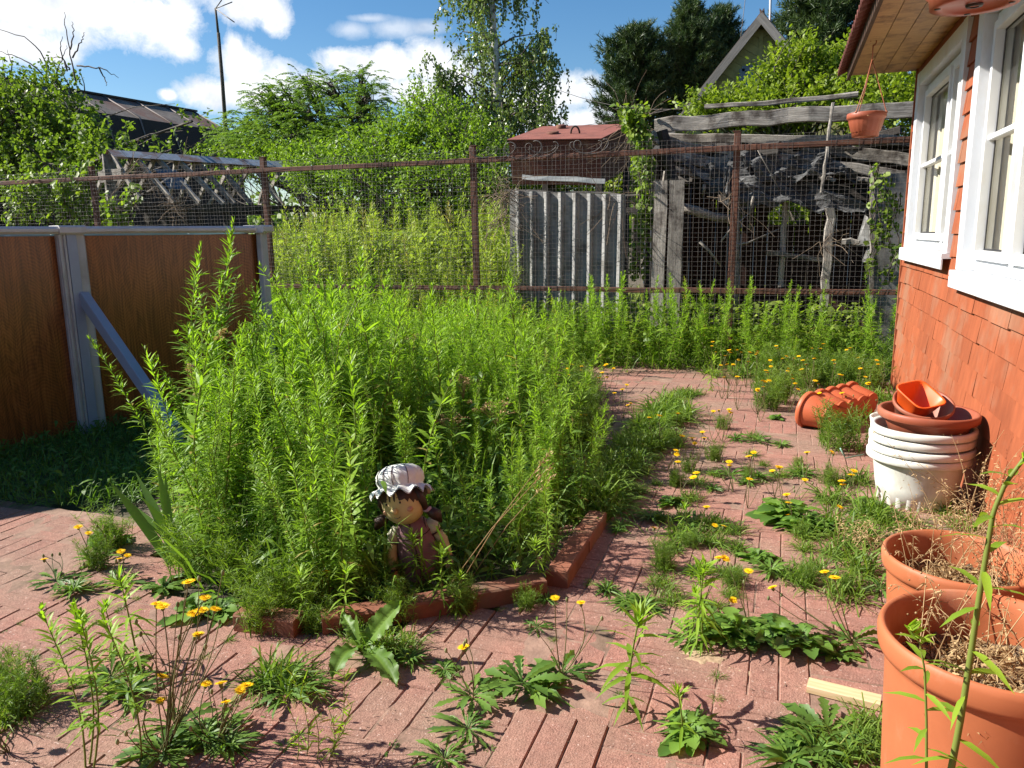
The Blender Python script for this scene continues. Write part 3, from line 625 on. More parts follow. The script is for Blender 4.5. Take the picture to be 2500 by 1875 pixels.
shell(g, BC+np.array([-.045,-.005,.475]), [(0,0),(.056,0),(.060,.004),(.083,.085),(.089,.086),(.089,.092),(.084,.092),(.079,.088),(.056,.007),(0,.006)], 64, M=_rz(.75)@tilt(.52,-.10), mod=sqm)
obj('orange_container', g, MT['orange'], None, 'bright orange square plastic container tilted on top of the bucket stack', 'container')
g = G(); shell(g, np.array([.66,4.58,0]), [(0,0),(.09,0),(.10,.01),(.128,.27),(.135,.272),(.135,.30),(.128,.30),(.12,.28),(.095,.02),(0,.015)], 40, M=tilt(.0,-.12))
g.tube([(.455,4.36,.12),(.36,4.33,.10),(.33,4.30,.16)], .004, 6, mi=1)
obj('pale_pot', g, [MT['bucket'], MT['mint']], None, 'pale pot with green side half hidden behind the bucket stack', 'plant pot')

# scalloped trough lying on its side, mouth away from the camera
def trough():
    g = G(); nsc, sp, r = 5, .165, .15; L_ = (nsc-1)*sp
    def outline(k, off=0.):     # union of circles, then sampled by bearing along the spine
        pts = []
        for s in np.linspace(0, 1, 150, endpoint=False):
            per = s*(2*L_+2*pi*r)
            pts.append(per)
        out_ = []; Rr = r*k+off
        N_ = 168; a_end = np.linspace(pi/2, 3*pi/2, 28)
        for a in a_end: out_.append((-L_/2+Rr*cos(a), Rr*sin(a)))
        xs_ = np.linspace(-L_/2, L_/2, 56)
        for x in xs_[1:-1]:
            d = min(abs(x-(-L_/2+i*sp)) for i in range(nsc)); out_.append((x, -math.sqrt(max(Rr*Rr-d*d, 0))))
        for a in np.linspace(-pi/2, pi/2, 28): out_.append((L_/2+Rr*cos(a), Rr*sin(a)))
        for x in xs_[::-1][1:-1]:
            d = min(abs(x-(-L_/2+i*sp)) for i in range(nsc)); out_.append((x, math.sqrt(max(Rr*Rr-d*d, 0))))
        return np.array(out_)
    prof = [(.70,0.),(.705,.008),(.73,.04),(.86,.165),(.885,.19),(.90,.192),(1.0,.186),(1.03,.192),(1.03,.218),(1.0,.226),(.97,.222),(.93,.20),(.74,.02),(.70,.012)]
    rows = []
    for i, (k, z) in enumerate(prof):
        o = outline(k); o = np.concatenate([o, o[:1]])
        if 2 <= i <= 3:
            m = np.ones(len(o)); m[::2] = .985; o = o*m[:, None]
        rows.append(np.concatenate([o, np.full((len(o),1), z)], 1))
    g.grid(np.array(rows)[:, ::-1]); 
    o = outline(.70); c0 = len(o); v = np.concatenate([np.append(o, np.zeros((c0,1)), 1), [[0,0,0]]]); g.add(v, None, [(k, (k+1)%c0, c0) for k in range(c0)][::1])
    o = outline(.70); v = np.concatenate([np.append(o, np.full((c0,1), .012), 1), [[0,0,.012]]]); g.add(v, None, [((k+1)%c0, k, c0) for k in range(c0)])
    return g
g0 = trough(); g = G(); p = list(g0.pack())
ang = math.atan2(.72, .46)      # spine direction on the ground
e1 = np.array([cos(ang), sin(ang), 0]); e2 = np.array([0,0,1.]); ax = nrm(np.array([-sin(ang), cos(ang), .12]))   # mouth looks away up-left
e2 = nrm(np.cross(ax, e1)); Mx = np.stack([e1, e2, ax], 1)
v = .79*p[0] @ Mx.T; v = v-np.array([0,0,v[:,2].min()]); ctr = np.array([.385,5.48,.022]); p[0] = v+ctr-np.array([*(ax[:2]*.10), 0])
g.put(p); MT['terra_hot'] = plain('orange_terracotta_plastic', (.47,.11,.045), .48, .35, .06, 4, .03)
obj('flower_trough', g, MT['terra_hot'], None, 'scalloped terracotta flower trough lying on its side on the paving', 'flower trough')

# small wood offcut
MT['newwood'] = surf('fresh_pale_wood', (.58,.42,.22), (.75,.58,.35), 3, (1.2,22,22), .6, .1, .003, tintamt=.1)
a, b = gz(1972,1672,.0405), gz(2150,1716,.0405); g = G(); g.beam(a, b, .05, .022, bev=.002)
v = g.V[0]; obj('wood_offcut', g, MT['newwood'], None, 'short pale fresh wood offcut lying on the paving beside the nearest pot', 'wood offcut')

# hanging pots under the eave
MT['cord'] = plain('brown_plastic_hanger', (.30,.10,.05), .5)
def hanging(c, rt, rb, h, hang_z, lab, holes=False):
    t = thing('hanging_pot', lab, 'hanging pot', c); g = G(); z = c[2]; C_ = np.array(c, float)
    fl = lambda a, R, Z, i: (R*(1+(.018*(np.cos(a*20)>0) if 4 <= i <= 6 else 0)), Z)
    prof = [(0,.004),(rb*.7,.004),(rb*.72,0),(rb,0),(rb*1.02,.028),(rb*1.1,.034),(rt*.90,h-.055),(rt*.93,h-.04),(rt,h-.036),(rt*1.03,h-.028),(rt*1.03,h-.004),(rt,h),(rt*.96,h-.003),(rt*.9,h-.05),(rb,.015),(0,.012)]
    g.lathe(prof, 80, c, mod=fl)
    obj('vessel', g, MT['terra_red'], t)
    if holes:
        g = G()
        for a in np.linspace(0, 2*pi, 4, endpoint=False): g = G(); g.lathe([(0,-.0015),(.008,-.0015),(.0085,.001)], 14, C_+[rb*.82*cos(a), rb*.82*sin(a), 0]); obj('drain_hole', g, MT['gasket'], t)
        g = G(); g.lathe([(.012,-.003),(.02,-.003),(.022,.002)], 20, C_+[0,0,.0]); obj('drain_ring', g, MT['gasket'], t); pass
    else:
        g = G(); k = 300; a = rng.uniform(0,2*pi,k); q = rt*.85*np.sqrt(rng.random(k)); g.leaves(C_+np.stack([q*np.cos(a), q*np.sin(a), np.full(k, h-.025)], 1), rdir(k,0,.8), rdir(k), .04, .005, .4, tint=rng.random(k)); obj('dead_plants', g, MT['dry'], t)
    g = G(); top = np.array([c[0]+.01, c[1], hang_z-.12])
    for a in (pi/2+.4, 7*pi/6+.4, 11*pi/6+.4):
        e = C_+[rt*1.0*cos(a), rt*1.0*sin(a), h]; g.tube([e-[0,0,.03], e, e*.5+top*.5+[.004,0,-.01], top], .0035, 5); g.ball(e, .009, 8, 6)
    g.tube([top, top+[0,0,.05], [c[0]+.01, c[1], hang_z-.03]], .004, 5)
    th = np.linspace(-pi/2, pi*.9, 10); g.tube(np.stack([c[0]+.01+.018*np.cos(th), np.full(10, c[1]), hang_z-.015+.02*np.sin(th)], 1), .004, 5)
    obj('hanger', g, MT['cord'], t)
hanging((.465,5.83,1.905), .118, .082, .15, 2.51, 'terracotta hanging pot dangling from the eave in front of the grey beams'); hanging((.45,2.53,1.89), .14, .108, .17, 2.51, 'terracotta hanging pot seen from below above the near window', True)

# ------------------------------------------------------------------ girl statue
MT['st_skin'] = plain('painted_skin', (.50,.40,.20), .6, .3, .08, 20, .05, (.40,.25,.15)); MT['st_dress'] = plain('mauve_painted_dress', (.19,.10,.115), .6, .3, .12, 18, .1, (.13,.06,.06))
MT['st_trim'] = plain('dark_brown_trim', (.05,.018,.02), .6); MT['st_hat'] = plain('white_painted_hat', (.66,.66,.63), .6, .3, .05, 25, .15, (.42,.40,.36)); MT['st_hair'] = plain('dark_brown_hair', (.035,.014,.01), .5, .4, .3, 40, .3)
MT['st_sleeve'] = plain('cream_sleeve', (.42,.40,.30), .6, .3, .08, 20, .05); MT['st_black'] = plain('black_paint', (.01,.01,.01), .4); MT['st_blush'] = plain('blush_paint', (.50,.25,.16), .6); MT['st_tie'] = plain('lilac_hair_tie', (.30,.22,.30), .6)
SB = gz(1040,1405,0.04); SB[2] = .03
st = thing('girl_statue', 'garden statue of a girl in a white frilled hat and mauve dress', 'statue', SB)
SM = RC[:, 0]; fr = nrm(np.array([0-SB[0], 0-SB[1], 0])); rt_ = nrm(np.cross([0,0,1.], fr))     # rt_: viewer's right
rt_ = -rt_ if np.dot(rt_, SM) < 0 else rt_
def Sp(x, y, z): return SB+rt_*x+fr*y+np.array([0,0,z])      # x to viewer's right, y towards viewer
MS = np.stack([rt_, fr, [0,0,1.]], 1)
def leanM(a): return MS @ np.array([[cos(a),0,sin(a)],[0,1,0],[-sin(a),0,cos(a)]])
LB = -.20; MB_ = leanM(LB)
def Bp(x, y, z): return SB+MB_ @ np.array([x, y, z])
g = G(); fold = lambda a, R, Z, i: (R*(1+.012*np.cos(a*9)*(1-i/9)), Z)
prof = [(0,.0),(.062,.0),(.079,.006),(.082,.03),(.077,.09),(.070,.14),(.063,.18),(.056,.205),(.044,.222),(.034,.232),(.028,.24)]
g.lathe(prof, 48, SB, M=MB_@np.diag([1,.78,1]), mod=fold); obj('dress', g, MT['st_dress'], st)
g = G(); s = np.linspace(.03,.225,20)
def dr(z): return np.interp(z, [p[1] for p in prof[2:]], [p[0] for p in prof[2:]])
g.tube([Bp(-.004, dr(z)*.78+.001, z) for z in s], .0022, 6)
th = np.linspace(-1.25, 1.25, 28); g.tube([Bp(dr(.185)*sin(a)*1.02, dr(.185)*.78*cos(a)*1.03, .185-.012*cos(a*1.2)) for a in th], .0022, 6)
for s_ in (-1, 1): g.tube([Bp(s_*(.045+.0*z), dr(z)*.78*.62, z) for z in np.linspace(.19,.228,6)], .002, 6); g.tube([Bp(s_*dr(z)*.93, dr(z)*.78*.37+.002, z) for z in np.linspace(.03,.19,10)], .002, 6)
th = np.linspace(0, 2*pi, 30); g.tube([Bp(.036*cos(a), .031*sin(a), .231-.006*sin(a)) for a in th], .0032, 6)
for z in (.16,.13,.10): g.ball(Bp(.010, dr(z)*.78+.001, z), .003, 8, 6)
obj('dress_trim', g, MT['st_trim'], st)
for s_ in (-1, 1):
    g = G(); sh = Bp(s_*.050,0,.205); el = Bp(s_*.088,.012,.13); ha = Bp(s_*.094,.038,.065); mid1 = sh*.45+el*.55
    g.tube([sh, sh*.7+el*.3+rt_*s_*.006, mid1], [.017,.023,.022], 14, mi=1); g.tube([mid1, el, el*.5+ha*.5, ha], [.018,.019,.017,.015], 14)
    g.tube([mid1-rt_*0, mid1+(el-mid1)*.12], [.0235,.0235], 14, mi=2); hm = el*.15+ha*.85; g.tube([hm, hm+(ha-hm)*.5], [.0185,.0185], 14, mi=2); g.ball(ha+np.array([0,0,-.012]), (.015,.014,.018), 12, 9)
    for k in range(4): g.ball(ha+fr*.010+rt_*(k-1.5)*.0062+np.array([0,0,-.024]), (.0042,.005,.010), 8, 6)
    g.ball(ha-rt_*s_*.014+np.array([0,0,-.014]), (.005,.005,.010), 8, 6)
    obj('arm', g, [MT['st_skin'], MT['st_sleeve'], MT['st_trim']], st)
g = G(); 
for s_ in (-1, 1): g.ball(Bp(s_*.034,.045,-.004), (.026,.04,.016), 16, 10, M=MS)
obj('shoe', g, MT['st_sleeve'], st)
HR = -.30; HC = Bp(-.008,.008,.297); HM = MS @ np.array([[cos(HR),0,sin(HR)],[0,1,0],[-sin(HR),0,cos(HR)]]) @ _rz(.45) @ _rx(.10)
HM = HM*1.2
def Hp(x, y, z): return HC+HM @ np.array([x, y, z])
g = G(); hp = [(.0,-.066),(.020,-.064),(.036,-.056),(.052,-.040),(.060,-.020),(.061,0),(.058,.02),(.050,.04),(.034,.055),(.012,.064),(0,.065)]
g.lathe(hp, 40, HC, M=HM@np.diag([1.02,.92,1])); g.tube([Bp(0,0,.225), HC-HM@np.array([0,0,.05])], [.026,.026], 16)
g.ball(Hp(.002,.061,-.008), (.012,.012,.011), 14, 10)
hd = obj('head', g, MT['st_skin'], st)
def face(x, z): return math.sqrt(max(0, 1-(x/.062)**2))*.92*np.interp(z, [p[1] for p in hp], [p[0] for p in hp])
g = G()
for s_ in (-1, 1): g.ball(Hp(s_*.022, face(.022,.012)+.0005, .012), (.0032,.0032,.0042), 10, 8)
obj('eyes', g, MT['st_black'], hd)
g = G(); g.tube([Hp(x, face(x,-.030+9*x*x)+.0008, -.032+40*x*x) for x in np.linspace(-.010,.010,9)], .0011, 6)
for s_ in (-1,1): g.tube([Hp(s_*x, face(x,.026)+.001, .026+.002*sin((x-.014)*200)) for x in np.linspace(.014,.030,6)], .0009, 5)
obj('mouth', g, MT['st_trim'], hd)
g = G(); 
for s_ in (-1,1): g.ball(Hp(s_*.036, face(.036,-.014)-.006, -.014), (.012,.008,.009), 14, 8, M=HM)
obj('cheeks', g, MT['st_blush'], hd)
g = G(); strand = lambda a, R, Z, i: (R*(1+.02*np.cos(a*26)), Z)
g.lathe([(.066,.0),(.067,.02),(.058,.045),(.03,.064),(0,.068)], 60, Hp(0,-.010,.0), M=HM@np.diag([1.02,.94,1]), mod=strand)
for s_ in (-1,1): g.tube([Hp(s_*.058,.012,.035), Hp(s_*.064,.008,.0), Hp(s_*.063,.0,-.035)], [.012,.015,.010], 12); pass
g.ball(Hp(0,-.03,-.01), (.058,.04,.05), 20, 12)
for s_ in (-1,1):
    b = Hp(s_*.064,-.004,-.036); e = b+rt_*s_*.030+np.array([0,0,-.022]); f_ = b+rt_*s_*.046+np.array([0,0,-.050])
    g.tube([b, (b+e)/2, e, f_], [.009,.019,.021,.004], 14)
obj('hair', g, MT['st_hair'], hd)
g = G()
for s_ in (-1,1): g.lathe([(.010,-.006),(.014,0),(.010,.006)], 14, Hp(s_*.064,-.004,-.036), M=HM)
obj('hair_tie', g, MT['st_tie'], hd)
g = G()
def ruff(a, R, Z, i):
    k = {0: 1., 1: .8, 2: .3}.get(i, 0); kk = {0:1.,1:.8,2:.3,12:.3,13:.8,14:1.}.get(i, 0)
    f = np.sin(a*13+.6*np.sin(a*3)); pl = .012*np.cos(a*17+1.1*np.sin(a*2)) if 3 <= i <= 7 else 0
    return R*(1+.05*kk*np.cos(a*13+1)+pl), Z+.010*kk*f
HH = Hp(0,-.012,.036)
g.lathe([(.098,-.016),(.088,-.008),(.074,.0),(.070,.008),(.076,.024),(.075,.044),(.064,.062),(.044,.073),(.02,.077),(0,.078)], 130, HH, M=HM@_rx(.34)@np.diag([.89,.89,.86]), mod=ruff)
g.lathe([(.097,-.020),(.087,-.012),(.072,-.004),(.066,.004),(.06,.02)], 130, HH, M=HM@_rx(.34)@np.diag([.89,.89,.86]), mod=ruff)
ht = obj('hat', g, MT['st_hat'], st)
g = G(); MH = HM@_rx(.34)@np.diag([.89,.89,.86])
for a in (1.35, 1.75, 2.15, .7): g.tube([HH+MH@np.array([r_*1.015*cos(a), r_*1.015*sin(a), z]) for r_, z in ((.0705,.008),(.0765,.024),(.0755,.044),(.066,.060),(.05,.071))], .0013, 5)
obj('hat_creases', g, MT['st_trim'], ht)
st.scale = (1.1, 1.1, 1.08)
# ------------------------------------------------------------------ things behind the fence
# corrugated asbestos sheet: deep trapezoid ribs
def on(px, Y, zpx): p = aY(px, zpx, Y); return p
g = G(); Y = 8.75; n = 8; xs = []; 
x0, x1 = aY(1243,480,Y)[0], aY(1550,480,Y)[0]; pitch = (x1-x0)/8.4; prof = []
for k in range(9):
    b = x0+k*pitch; prof += [(b, 0), (b+pitch*.42, 0.003), (b+pitch*.54, -.030), (b+pitch*.66, -.056), (b+pitch*.76, -.070), (b+pitch*.85, -.060), (b+pitch*.92, 0)]
prof = [(x, y) for x, y in prof if x <= x1]
def zt(x): return 1.80-.10*(x-x0)/(x1-x0)
rows = [[(x+(t-.5)*.02, Y+y-.14*(x-x0), -.1+(zt(x)+.1)*t) for x, y in prof] for t in np.linspace(0, 1, 8)]
R_ = np.array(rows); g.grid(R_, smooth=False); g.grid((R_+np.array([0,.009,0]))[:, ::-1], smooth=False); g.grid(np.stack([R_[-1], R_[-1]+np.array([0,.009,0])]), smooth=False)
t = thing('asbestos_sheet', 'upright grey corrugated sheet with pale ribs behind the mesh fence', 'corrugated sheet', (-2.3, Y, 0)); obj('sheet', g, MT['slate'], t)
g = G(); g.beam((x0-.05,Y+.045,zt(x0)+.008), (x1+.08,Y+.03,zt(x1)+.015), .09, .022, seg=8, jit=.006); obj('capping', g, MT['graywood'], t)
g = G(); 
for x in (x0+.1, x1-.15): g.beam((x,Y+.09,-.1),(x,Y+.09,1.7),.06,.06)
obj('stake', g, MT['blackwood'], t)
# two upright grey boards
for (xa, xb, top, lab) in ((1592,1624,441,'slim grey board standing upright just right of the vine'), (1630,1666,440,'broad weathered board standing upright by the ruined shed')):
    p = aY(xa, top, 8.5); q = aY(xb, top, 8.5); g = G(); cx = (p[0]+q[0])/2; g.beam((cx,8.5,-.1), (cx+.02,8.56,p[2]), q[0]-p[0], .03, up=(0,-1,0), seg=7, jit=.003)
    obj('weathered_board', g, MT['graywood'], None, lab, 'board')
# water tank
tk = thing('water_tank', 'rusty red metal tank with sloping lid on dark posts behind the fence', 'water tank', (-2.9, 10.6, 0))
fl, fr_, bl, br = np.array([-3.52,10,2.51]), np.array([-2.29,10,2.46]), np.array([-3.45,11.35,2.84]), np.array([-2.17,11.35,2.80]); dn = np.array([0,.12,-.55])
g = G(); v = [fl,fr_,br,bl,fl+dn,fr_+dn,br+dn,bl+dn]; g.add(v, [(4,5,1,0),(5,6,2,1),(6,7,3,2),(7,4,0,3),(7,6,5,4)]); obj('body', g, MT['tank'], tk)
g = G(); up = nrm(np.cross(fr_-fl, bl-fl)); e = .02; v = [fl+[-e,-e,0],fr_+[e,-e,0],br+[e,e,0],bl+[-e,e,0]]; v = [p+up*.004 for p in v]+[p+up*.018 for p in v]; g.add(v, [(4,5,6,7),(3,2,1,0),(0,1,5,4),(1,2,6,5),(2,3,7,6),(3,0,4,7)]); lid = obj('lid', g, MT['tanktop'], tk)
def onlid(u, w): return fl+(fr_-fl)*u+(bl-fl)*w+up*.018
g = G(); Ml = np.stack([nrm(fr_-fl), nrm(np.cross(up, fr_-fl)), up], 1); g.lathe([(.07,0),(.07,.045),(.05,.05),(0,.05)], 20, onlid(.30,.78), M=Ml); obj('filler_cap', g, MT['tank'], lid)
g = G(); g.lathe([(.085,0),(.085,.03),(.06,.035),(0,.035)], 20, onlid(.36,.35), M=Ml); obj('hatch_cap', g, MT['tank'], lid)
g = G(); th = np.linspace(0, pi, 12); c = onlid(.62,.34); g.tube([c+Ml@np.array([.06*cos(a), 0, .10*sin(a)]) for a in th], .012, 8); obj('lifting_loop', g, MT['blackwood'], lid)
for (x, y) in ((-3.05,10.4),(-2.33,10.15),(-3.4,11.3),(-2.2,11.3)):
    g = G(); g.beam((x,y,-.1),(x,y,2.0+(y-10)*.22),.09,.09); obj('post', g, MT['blackwood'], tk)
g = G(); g.beam((-3.2,10.2,1.62),(-1.75,10.1,1.58),.06,.07); g.beam((-3.05,10.35,1.62),(-3.5,10.35,1.2),.05,.06); obj('crossbar', g, MT['blackwood'], tk)
g = G(); g.beam((-3.3,9.9,2.03),(-2.2,9.92,1.95),.05,.06,seg=6,jit=.004); obj('white_pipe', g, plain('flaking_white_pipe', (.5,.5,.48), .7), tk)

# ruined shed
sh = thing('ruined_shed', 'collapsed blackened wooden shed with grey beams behind the fence', 'shed', (0, 9.5, 0))
def bm(p0, p1, Y0, Y1, w, h, m='graywood', name='beam', seg=10, jit=.006):
    g = G(); g.beam(aY(*p0, Y0), aY(*p1, Y1), w, h, seg=seg, jit=jit, bev=.008); return obj(name, g, MT[m], sh)
bm((1598,306), (2290,262), 8.95, 8.95, .05, .155, seg=14, jit=.007)
bm((1588,336), (2290,345), 9.15, 9.0, .05, .095, seg=12)
bm((1585,345), (1810,372), 9.0, 9.1, .05, .07); bm((1590,332), (1785,402), 8.9, 9.6, .05, .12); bm((1640,380), (1880,425), 8.95, 9.3, .06, .12)
bm((1900,385), (2230,432), 9.1, 9.0, .05, .10); bm((1960,350), (2240,395), 9.3, 9.2, .06, .13); bm((1720,262), (2095,232), 9.4, 9.3, .03, .05, seg=5)
bm((1650,415), (2000,500), 9.05, 9.3, .05, .09, 'blackwood'); bm((1850,430), (2140,520), 8.95, 9.2, .07, .12, 'blackwood')
bm((1616,318), (1668,560), 8.75, 8.95, .10, .09, 'blackwood', 'post'); bm((1580,380), (1600,420), 8.9, 8.9, .05, .06, 'blackwood', 'post')
bm((2033,250), (2007,470), 8.8, 8.8, .05, .03, 'graywood', 'post'); bm((1917,494), (1907,700), 9.0, 9.0, .06, .06, 'graywood', 'post')
bm((2028,508), (2010,760), 8.85, 8.85, .10, .09, 'graywood', 'post'); bm((2132,420), (2126,760), 8.75, 8.75, .05, .05, 'graywood', 'post'); bm((1803,512), (1795,760), 8.9, 8.9, .05, .05, 'graywood', 'post')
bm((1870,616), (2060,640), 8.9, 8.9, .04, .05); bm((2055,590), (2160,598), 8.8, 8.8, .04, .06); bm((2092,438), (2180,446), 9.0, 9.0, .04, .05); bm((2000,430), (2040,440), 8.85, 8.85, .03, .04)
for k in range(34):
    px, py = rng.uniform(1610,2060), rng.uniform(350,470); L_ = rng.uniform(70,230); a_ = rng.normal(.28,.22)*(1 if rng.random() < .8 else -1); Yk = rng.uniform(8.95,9.9)
    py = min(py, 365+(px-1600)*.22+rng.uniform(0,70)); bm((px, py), (px+L_*cos(a_), py+L_*sin(a_)), Yk, Yk+rng.normal(0,.25), rng.uniform(.03,.06), rng.uniform(.06,.14), 'graywood' if rng.random() < .3 else 'blackwood', 'board', 6, .007)
g = G(); P_ = [aY(1660,505,8.7), aY(1700,516,8.75), aY(1745,530,8.8), aY(1790,535,8.9)]; g.tube(P_, [.05,.055,.045,.05], 9); obj('log', g, MT['graywood'], sh)
for (a, b, r_) in (((1760,590),(1830,520),.012), ((1708,590),(1760,650),.02), ((1780,600),(1900,560),.012), ((1840,480),(1830,560),.018), ((1720,450),(1715,480),.02)):
    g = G(); p, q = aY(*a, 8.7), aY(*b, 8.8); g.tube([p, p*.6+q*.4+rng.normal(0,.02,3), q], [r_, r_*.8, r_*.5], 7); obj('branch', g, MT['graywood'], sh)
# crumpled roofing felt
def felt(corners, n, m, amp, name='tar_paper'):
    A_, B_, C_, D_ = [np.array(c) for c in corners]; g = G(); P_ = np.zeros((n, m, 3)); ph = rng.uniform(0, 6, 8)
    for i, u in enumerate(np.linspace(0,1,n)):
        for j, w in enumerate(np.linspace(0,1,m)):
            p = (A_*(1-u)+B_*u)*(1-w)+(D_*(1-u)+C_*u)*w
            q = amp*(sin(u*9+ph[0]+3*w)+.7*sin(u*21+w*13+ph[1])+.6*sin(w*17-u*7+ph[2])+.5*sin(u*37+ph[3])*sin(w*23+ph[4]))
            P_[i,j] = p+np.array([.1*q, -.9*q, .8*q])+rng.normal(0, amp*.12, 3)
    g.grid(P_, smooth=False); g.grid((P_+[0,.012,0])[:, ::-1], smooth=False); return obj(name, g, MT['tar'], sh)
felt([aY(1655,400,9.0), aY(1800,372,9.2), aY(2135,515,8.9), aY(1800,500,8.8)], 40, 30, .045)
felt([aY(1790,372,9.0), aY(2010,372,9.1), aY(2120,430,9.0), aY(1850,440,8.85)], 40, 24, .04)
felt([aY(1765,420,8.75), aY(1800,410,8.8), aY(1795,500,8.7), aY(1770,505,8.7)], 16, 8, .025)
# back wall, added planks and roof that block the sun, tall slate panel
def wallq(pts, th, m, name):
    g = G(); pts = [np.array(p, float) for p in pts]; n_ = nrm(np.cross(pts[1]-pts[0], pts[3]-pts[0]))*th; v = pts+[p+n_ for p in pts]
    g.add(v, [(0,1,2,3),(7,6,5,4),(0,4,5,1),(1,5,6,2),(2,6,7,3),(3,7,4,0)], gco=[(p[2], p[0], p[1]) for p in v]); return obj(name, g, MT[m], sh)
hl, hr, ht_, hb = aY(1890,485,10.4)[0], aY(1968,485,10.4)[0], aY(1930,482,10.4)[2], aY(1930,548,10.4)[2]
g = G()
for x in np.arange(-1.5, 2.2, .16):
    if x+.16 < hl or x > hr: g.beam((x+.08,10.4,-.1),(x+.08,10.4+rng.normal(0,.01),2.05+rng.normal(0,.06)),.155,.025,up=(0,1,0))
    else: g.beam((x+.08,10.4,-.1),(x+.08,10.4,hb),.155,.025,up=(0,1,0)); g.beam((x+.08,10.4,ht_),(x+.08,10.4,2.1),.155,.025,up=(0,1,0))
obj('back_wall', g, MT['redwood'], sh)
g = G()
for y in np.arange(9.0, 10.4, .17): g.beam((-1.52,y+.08,-.1),(-1.52+rng.normal(0,.02),y+.08,2.0+rng.normal(0,.12)),.025,.16,up=(0,1,0))
obj('sun_block_wall', g, MT['blackwood'], sh)  # added plank side, stops sun entering the shed from the left
g = G()
for x in np.arange(-1.5, 2.4, .17): g.beam((x+.08,9.25+rng.normal(0,.05),2.22+rng.normal(0,.03)),(x+.08,10.6,2.0),.165,.022)
obj('sun_block_roof', g, MT['blackwood'], sh)  # added roof slab, blocks the sun so the inside stays dark
p, q = aY(2136,425,8.9), aY(2260,420,8.9); wallq([(p[0],8.9,-.1),(q[0]+.2,8.95,-.1),(q[0]+.2,8.95,q[2]),(p[0],8.9,p[2])], .012, 'slate', 'slate_panel')
wallq([aY(2090,600,8.8), aY(2130,600,8.75), aY(2120,530,8.75), aY(2112,525,8.8)], .012, 'slate', 'slate_shard'); wallq([aY(2105,640,8.8), aY(2132,640,8.75), aY(2130,600,8.75), aY(2120,600,8.8)], .012, 'slate', 'slate_shard')
g = G(); g.tube([aY(1850,367,8.7), aY(1880,420,8.8), aY(1916,488,8.95)], .006, 6); obj('thin_stick', g, MT['graywood'], sh)

# greenhouse frame
gh = thing('greenhouse_frame', 'derelict wooden greenhouse frame with zinc ridge strip and bare rafters', 'greenhouse', (-8.8, 10.4, 0))
G0 = gz(262,368,2.6); G1 = gz(712,400,2.6); dA = nrm(G1-G0); dX = np.array([dA[1], -dA[0], 0]); LG = np.linalg.norm(G1-G0)
g = G(); nseg = 9
for k in range(nseg):
    a, b = G0+dA*LG*k/nseg, G0+dA*LG*(k+1.04)/nseg; 
    for s_ in (1, -1): v = [a+[0,0,.02+k*.001], b+[0,0,.02+k*.001], b+dX*s_*.17+[0,0,-.09], a+dX*s_*.17+[0,0,-.09]]; g.add(v, [(0,1,2,3) if s_ < 0 else (3,2,1,0)], tint=rng.random(), gco=[p+rng.random(3)*0+k*3.3 for p in v])
obj('ridge_strip', g, MT['zinc'], gh)
HWd, DRP = .98, .78
for k in range(10):
    p = G0+dA*LG*(k+.15)/9.6
    for s_ in (1, -1):
        if s_ > 0 and k in (6,): continue
        g = G(); q = p+dX*s_*HWd*rng.uniform(.9,1.06)+[0,0,-DRP]+dA*rng.normal(0,.06)+(dA*.3 if k in (3,8) else 0); g.beam(p+[0,0,-.04], q, .035, .075, seg=4, jit=.005); obj('rafter', g, MT['graywood'], gh)
for s_ in (1,-1):
    g = G(); a = G0+dX*s_*HWd+[0,0,-DRP-.05]; g.beam(a-dA*.1, a+dA*(LG+.2), .07, .10, seg=8, jit=.008); obj('eave_beam', g, MT['blackwood'], gh)
    for k in range(6):
        g = G(); b = a+dA*LG*k/5; g.beam([b[0],b[1],-.1], [b[0]+rng.normal(0,.03),b[1],b[2]], .08, .07, seg=3, jit=.005); obj('post', g, MT['blackwood'], gh)
g = G(); g.beam([*G0[:2],-.1], G0+[0,0,-.05], .16, .05, seg=5, jit=.008, up=(*dX[:2],0)); obj('gable_post', g, MT['graywood'], gh)
g = G(); a = G0+dX*.3+[0,0,-.42]; g.beam(G0-dX*.35+[0,0,-.36], G0+dX*.4+[0,0,-.36], .04, .17, seg=4, jit=.006); obj('gable_board', g, MT['graywood'], gh)
g = G(); a = G0+dA*.5+dX*.35+[0,0,-.25]; v = [a, a+dA*.36, a+dA*.36+dX*.4+[0,0,-.31], a+dX*.4+[0,0,-.31]]; g.add(v, [(3,2,1,0)]); obj('glass_sheet', g, glassmat('old_glass', (.7,.75,.78), 1.5, 2.), gh)

# dark barn with mansard roof
bn = thing('barn', 'dark old barn with a mansard felt roof behind the apple tree', 'barn', (-17.5, 15, 0))
E0 = gz(470,272,5.0); dB = nrm(np.array([.10,.99,0])); xB = np.array([dB[1], -dB[0], 0]); LB_ = 9.
A0 = E0-dB*LB_
prs = [(0,0),(1.3,-.66),(1.7,-2.0),(1.7,-5.3)]
for i, (nm, m) in enumerate((('upper_roof', 'barnroof'), ('lower_roof', 'blackwood'), ('wall', 'blackwood'))):
    g = G()
    for s_ in (1, -1):
        (a0, z0), (a1, z1) = prs[i], prs[i+1]; rows = [[A0+dB*t+xB*s_*(a0*(1-w)+a1*w)+[0,0,z0*(1-w)+z1*w] for w in np.linspace(0,1,5)] for t in np.linspace(-.1, LB_+.1, 20)]; R_ = np.array(rows); g.grid(R_ if s_ > 0 else R_[:, ::-1], smooth=False)
    if nm == 'wall':
        for t in (0, LB_): v = [A0+dB*t+xB*s_*a+[0,0,z] for s_ in (1,) for a, z in prs]+[A0+dB*t-xB*a+[0,0,z] for a, z in prs[::-1][:-1]]; g.add(v, None, [(0,k,k+1) for k in range(1,len(v)-1)])
    obj(nm, g, MT[m], bn)
